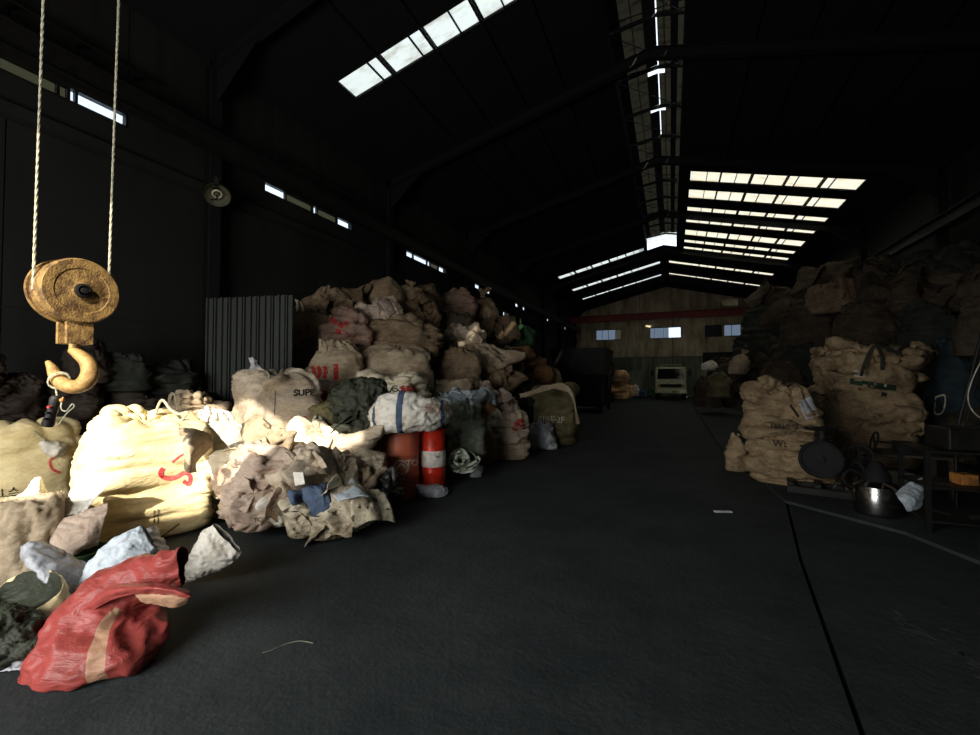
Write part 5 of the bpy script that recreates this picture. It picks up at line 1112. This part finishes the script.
# high bay lamp on the column, left wall
lp = Vector(W(217, 194, 8.2)); r = empty('high_bay_lamp', lp, 'round unlit high bay lamp hanging by the left wall column', 'lamp')
lax = ((lp - Vector(CO)).normalized() * .8 + Vector((0, 0, .55))).normalized()
MB().lathe(lp, [(.23, -.05), (.22, .0), (.17, .09), (.10, .14), (.07, .15), (.07, .13), (.16, .08), (.21, -.01), (.225, -.05)], 40, lax).build('reflector', 'lampgrey', r, True)
MB().lathe(lp - lax * .02, [(.07, 0), (.085, .01), (.085, .03), (.07, .04), (.06, .02), (.07, 0)], 28, lax).build('lamp_ring', 'bulb', r, True)
MB().lathe(lp, [(0, -.02), (.03, -.01), (.045, .03), (.03, .08), (.02, .14)], 20, lax).build('bulb', 'lampgrey', r, True)
MB().lathe(lp + Vector((0, 0, .15)), [(0, 0), (.06, 0), (.06, .16), (0, .18)], 20).build('gear_box', 'steel', r, True)
MB().tube([lp + Vector((0, 0, .3)), Vector((lp.x, lp.y, 5.0)), Vector((XL + .1, lp.y, 5.05))], .015, 6).build('bracket', 'steel', r, True)
# ================================================================== FAR END OF THE HALL
def truck():
    X0, Y0 = -.06, 34.6; r = empty('truck', (X0, Y0, 0), 'pale cab-over flatbed truck parked facing the hall at the far end', 'truck'); w = 2.1
    def bx(m, x, y, z, dx, dy, dz, **k): return m.box((X0 + x, Y0 + y, z), (dx, dy, dz))
    mb = MB(); mb.prism([(X0 - w / 2, Y0, .62), (X0 - w / 2, Y0 - .03, 1.0), (X0 - w / 2, Y0 + .02, 1.5), (X0 - w / 2, Y0 + .22, 2.36), (X0 - w / 2, Y0 + .4, 2.45), (X0 - w / 2, Y0 + 1.65, 2.45), (X0 - w / 2, Y0 + 1.75, 1.5), (X0 - w / 2, Y0 + 1.75, .62)], (w, 0, 0))
    mb.build('cab', 'truckpaint', r, False, .05)
    mb = MB(); mb.prism([(X0 - .93, Y0 - .005, 1.55), (X0 + .93, Y0 - .005, 1.55), (X0 + .86, Y0 + .175, 2.32), (X0 - .86, Y0 + .175, 2.32)], (0, .03, .0)); mb.build('windshield', 'glass', r)
    for sx in (-1, 1): MB().prism([(X0 + sx * (w / 2 + .004), Y0 + .22, 1.55), (X0 + sx * (w / 2 + .004), Y0 + 1.2, 1.5), (X0 + sx * (w / 2 + .004), Y0 + 1.2, 2.25), (X0 + sx * (w / 2 + .004), Y0 + .4, 2.25)], (sx * .01, 0, 0)).build('door_glass', 'glass', r)
    m = MB(); bx(m, 0, -.03, 1.05, 1.5, .04, .26); g = m.build('grille', 'soot', r)
    m = MB(); 
    for k in range(3): bx(m, 0, -.055, .96 + .08 * k, 1.46, .02, .02)
    m.build('grille_bars', 'steel', g)
    m = MB(); bx(m, 0, -.1, .62, w + .06, .22, .24); bp = m.build('bumper', 'truckpaint', r, False, .03)
    for sx in (-1, 1):
        m = MB(); bx(m, sx * .78, -.22, .64, .34, .03, .15); m.build('headlight', 'bandwhite', r, False, .01)
        m = MB(); bx(m, sx * .82, -.06, 1.05, .2, .04, .18); m.build('indicator', 'ochre', r)
        m = MB(); m.tube([(X0 + sx * 1.03, Y0 + .15, 1.7), (X0 + sx * 1.28, Y0 - .05, 1.75), (X0 + sx * 1.28, Y0 - .05, 2.3), (X0 + sx * 1.03, Y0 + .2, 2.35)], .02, 6); bx(m, sx * 1.28, -.07, 2.0, .2, .05, .42); m.build('mirror', 'steel', r)
        m = MB(); m.bar((X0 + sx * .35 - .3, Y0 - .02, 1.56), (X0 + sx * .35 + .25, Y0 + .08, 1.95), .025, .02); m.build('wiper', 'steel', r)
    m = MB(); bx(m, 0, .6, 2.62, 1.5, .5, .05); [bx(m, sx * .7, .6, 2.53, .04, .4, .18) for sx in (-1, 1)]; m.build('roof_rack', 'truckpaint', r)
    for sx in (-1, 1):
        for y_ in (.75, 4.4):
            wh = MB().lathe((X0 + sx * (w / 2 - .13), Y0 + y_, .43), [(0, -.13), (.26, -.13), (.40, -.12), (.43, -.08), (.43, .08), (.40, .12), (.26, .13), (0, .10)], 30, (1, 0, 0)).build('wheel', 'rubber', r, True)
    m = MB(); [bx(m, sx * .4, 3.2, .75, .08, 5.2, .18) for sx in (-1, 1)]; m.build('chassis', 'soot', r)
    m = MB(); bx(m, 0, 3.85, 1.0, 2.2, 3.9, .1); m.build('flatbed', 'wood', r)
    m = MB(); bx(m, 0, 1.95, 1.75, 2.2, .06, 1.4); m.build('headboard', 'steel', r)
    for sx in (-1, 1): m = MB(); bx(m, sx * 1.08, 3.85, 1.25, .05, 3.8, .4); m.build('side_board', 'backgreen', r)
    m = MB(); bx(m, .25, -.215, .62, .34, .012, .13); m.build('number_plate', 'backgreen', r)
truck()
# dark press with its feed hopper, left of the truck
pc = Vector(onZ(588, 418)); r = empty('baling_press', (pc.x - .6, pc.y, 0), 'big black press standing past the end of the left pile', 'machine'); X0, Y0 = pc.x - .9, pc.y + 4
MB().box((X0, Y0, 1.05), (2.2, 3.2, 1.5)).build('body', 'soot', r, False, .04); MB().prism([(X0 - 1.1, Y0 - 1.5, 1.8), (X0 + 1.1, Y0 - 1.5, 1.8), (X0 + 1.3, Y0 - 1.7, 3.0), (X0 - 1.3, Y0 - 1.7, 3.0)], (0, 2.8, 0)).build('hopper', 'steel', r)
for sx in (-1, 1):
    for sy in (-1, 1): MB().box((X0 + sx, Y0 + sy * 1.4, .16), (.16, .16, .32)).build('leg', 'steel', r)
for k in range(5): MB().box((X0 + 1.12, Y0 - 1.3 + k * .65, 1.05), (.06, .08, 1.45)).build('rib', 'steel', r)
MB().lathe((X0 + 1.1, Y0 + .3, 1.5), [(0, 0), (.34, 0), (.36, .08), (0, .12)], 24, (1, 0, 0)).build('flywheel', 'steel', r, True)
# frame with two wire-glass panes
f0, f1 = Vector(onY(596, 388, 31)), Vector(onY(613, 388, 31)); zt = onY(604, 362, 31)[2]; r = empty('glazed_frame', (f0.x, 31, 0), 'dark upright frame with pale panes standing left of the tied sacks', 'frame')
MB().box(((f0.x + f1.x) / 2, 31, f0.z / 2), (f1.x - f0.x, .5, f0.z)).build('base', 'soot', r); mb = MB()
for x in (f0.x, (f0.x + f1.x) / 2 - .25, f1.x): mb.box((x, 31, (f0.z + zt) / 2), (.09, .1, zt - f0.z))
for z in (f0.z, (f0.z + zt) / 2, zt): mb.box(((f0.x + f1.x) / 2, 31, z), (f1.x - f0.x, .1, .09))
mb.build('frame', 'soot', r)
for z0_, z1_ in ((f0.z, (f0.z + zt) / 2), ((f0.z + zt) / 2, zt)):
    MB().box(((f0.x + f1.x) / 2 + .1, 31.02, (z0_ + z1_) / 2), ((f1.x - f0.x) * .62, .02, z1_ - z0_ - .1)).build('panel', 'backsheet', r); MB().box((f0.x + .17, 31.02, (z0_ + z1_) / 2), ((f1.x - f0.x) * .22, .02, z1_ - z0_ - .1)).build('panel', 'backgreen', r)
r, b = sack('bulk_sack', 'peach coloured upper sack of the tied pair at the far end', (613, 370, 629, 382), 'peach', 'slump', seed=961, Y=30.5, fl=0, loops=2, loopmat='tan', cat='sack', group='tied sacks at the far end')
sack('bulk_sack', 'peach coloured lower sack of the tied pair at the far end', (612, 381, 630, 399), 'peach', 'slump', seed=962, zc=29.5, group='tied sacks at the far end')
for k, (bx_, m_) in enumerate((((626, 386, 634, 398), 'peach'), ((633, 385, 639, 396), 'white'), ((639, 389, 646, 398), 'blue'), ((648, 388, 654, 397), 'green'), ((604, 392, 614, 402), 'dark'))):
    sack('bundle', ['small peach bundle right of the tied pair', 'small white bundle in the far row', 'small blue bundle in the far row', 'small green bundle beside the truck', 'small dark bundle left of the tied pair'][k], bx_, m_, 'lump', seed=970 + k, zc=29.5, wr=1.6, fl=0, cat='bundle', group='bundles at the far end')
def lean_sheet(u0, v0, u1, v1, Y, m, lb):
    a, b = Vector(onY(u0, v1, Y)), Vector(onY(u1, v0, Y)); o = MB().box(((a.x + b.x) / 2, Y, b.z / 2 + .02), (b.x - a.x, .05, b.z), 0, (-.05, 0)).build('board', m, None, False, .01); tag(o, lb, 'board', 'boards leaning at the far wall')
lean_sheet(628, 371, 645, 396, 38.5, 'backgreen', 'pale green board leaning at the far wall between bundles and truck')
lean_sheet(697, 366, 728, 396, 37, 'backgreen', 'wide pale green board at the far wall right of the truck')
lean_sheet(703, 352, 733, 372, 40.6, 'wallsheet', 'grey sheet behind the wide green board')
# junk at the right of the far aisle
sack('bundle', 'ochre sack tipped on top of the junk right of the truck', (727, 350, 748, 374), 'tan', 'tied', seed=981, Y=21, fl=0, cat='bundle', lean=(.3, 0))
for k, (bx_, m_) in enumerate((((706, 372, 734, 398), 'olive'), ((716, 360, 744, 392), 'dark'), ((700, 386, 722, 408), 'dark'), ((702, 362, 716, 370), 'white'))):
    sack('bundle', ['olive heap of sacking right of the truck', 'dark heap of sacking under the tipped ochre sack', 'dark low heap at the aisle right of the truck', 'white rag on the olive heap'][k], bx_, m_, 'slump' if k < 3 else 'flat', seed=985 + k, Y=21 + k * .5, fl=0, wr=1.8, cat='bundle', group='heaps right of the truck')
# ================================================================== TIDY: drop inner sacks that nothing can see
bpy.context.view_layer.update()
dg = bpy.context.evaluated_depsgraph_get(); seen_n = {}
cands = [o for o in bpy.data.objects if o.get('group') and ('buried sacks' in o['group'] or 'inner sacks' in o['group'] or 'bottom sacks' in o['group'])]
eyes = [Vector(CO) + Vector(d) for d in ((0, 0, 0), (1.2, .2, 0), (-1.2, -.2, 0), (0, 0, .8))]
for o in cands:
    vs = o.data.vertices; cnt = 0; c = Vector(o.location)
    for i in range(0, len(vs), 19):
        p = vs[i].co + c
        for e in eyes:
            dd = p - e; L = dd.length
            ok, loc, nn_, idx, ob, mt = SC.ray_cast(dg, e, dd.normalized(), distance=L + .05)
            if ok and ob.name == o.name: cnt += 1; break
        if cnt > 0: break
    o['_seen'] = cnt
for o in sorted(cands, key=lambda q: -q.location.z):      # whatever carries a kept sack stays too
    if o['_seen'] > 0 and o.location.z > .5:
        for q in cands:
            if q.location.z < o.location.z - .5 and q.location.z > o.location.z - 1.3 and abs(q.location.x - o.location.x) < .8 and abs(q.location.y - o.location.y) < .8: q['_seen'] = max(q['_seen'], 1)
for o in cands:
    if o['_seen'] < 1: bpy.data.objects.remove(o)
    else:
        del o['_seen']; g = o['group']; k = seen_n[g] = seen_n.get(g, 0) + 1
        side = 'left' if 'left pile' in g else 'right' if 'right pile' in g else 'back'
        lv = {'one': 'bottom', '1': 'bottom', 'two': 'second', '2': 'second', 'three': 'third', '3': 'third'}.get(g.split()[-1], 'bottom')
        if k <= 12: o['label'] = 'sooty sack in a gap of the %s %s, %s layer, %s from the front' % (side, 'heap' if side == 'back' else 'pile', lv, ['first', 'second', 'third', 'fourth', 'fifth', 'sixth', 'seventh', 'eighth', 'ninth', 'tenth', 'eleventh', 'twelfth'][k - 1])
print('INNER KEPT', seen_n)
cleanup()
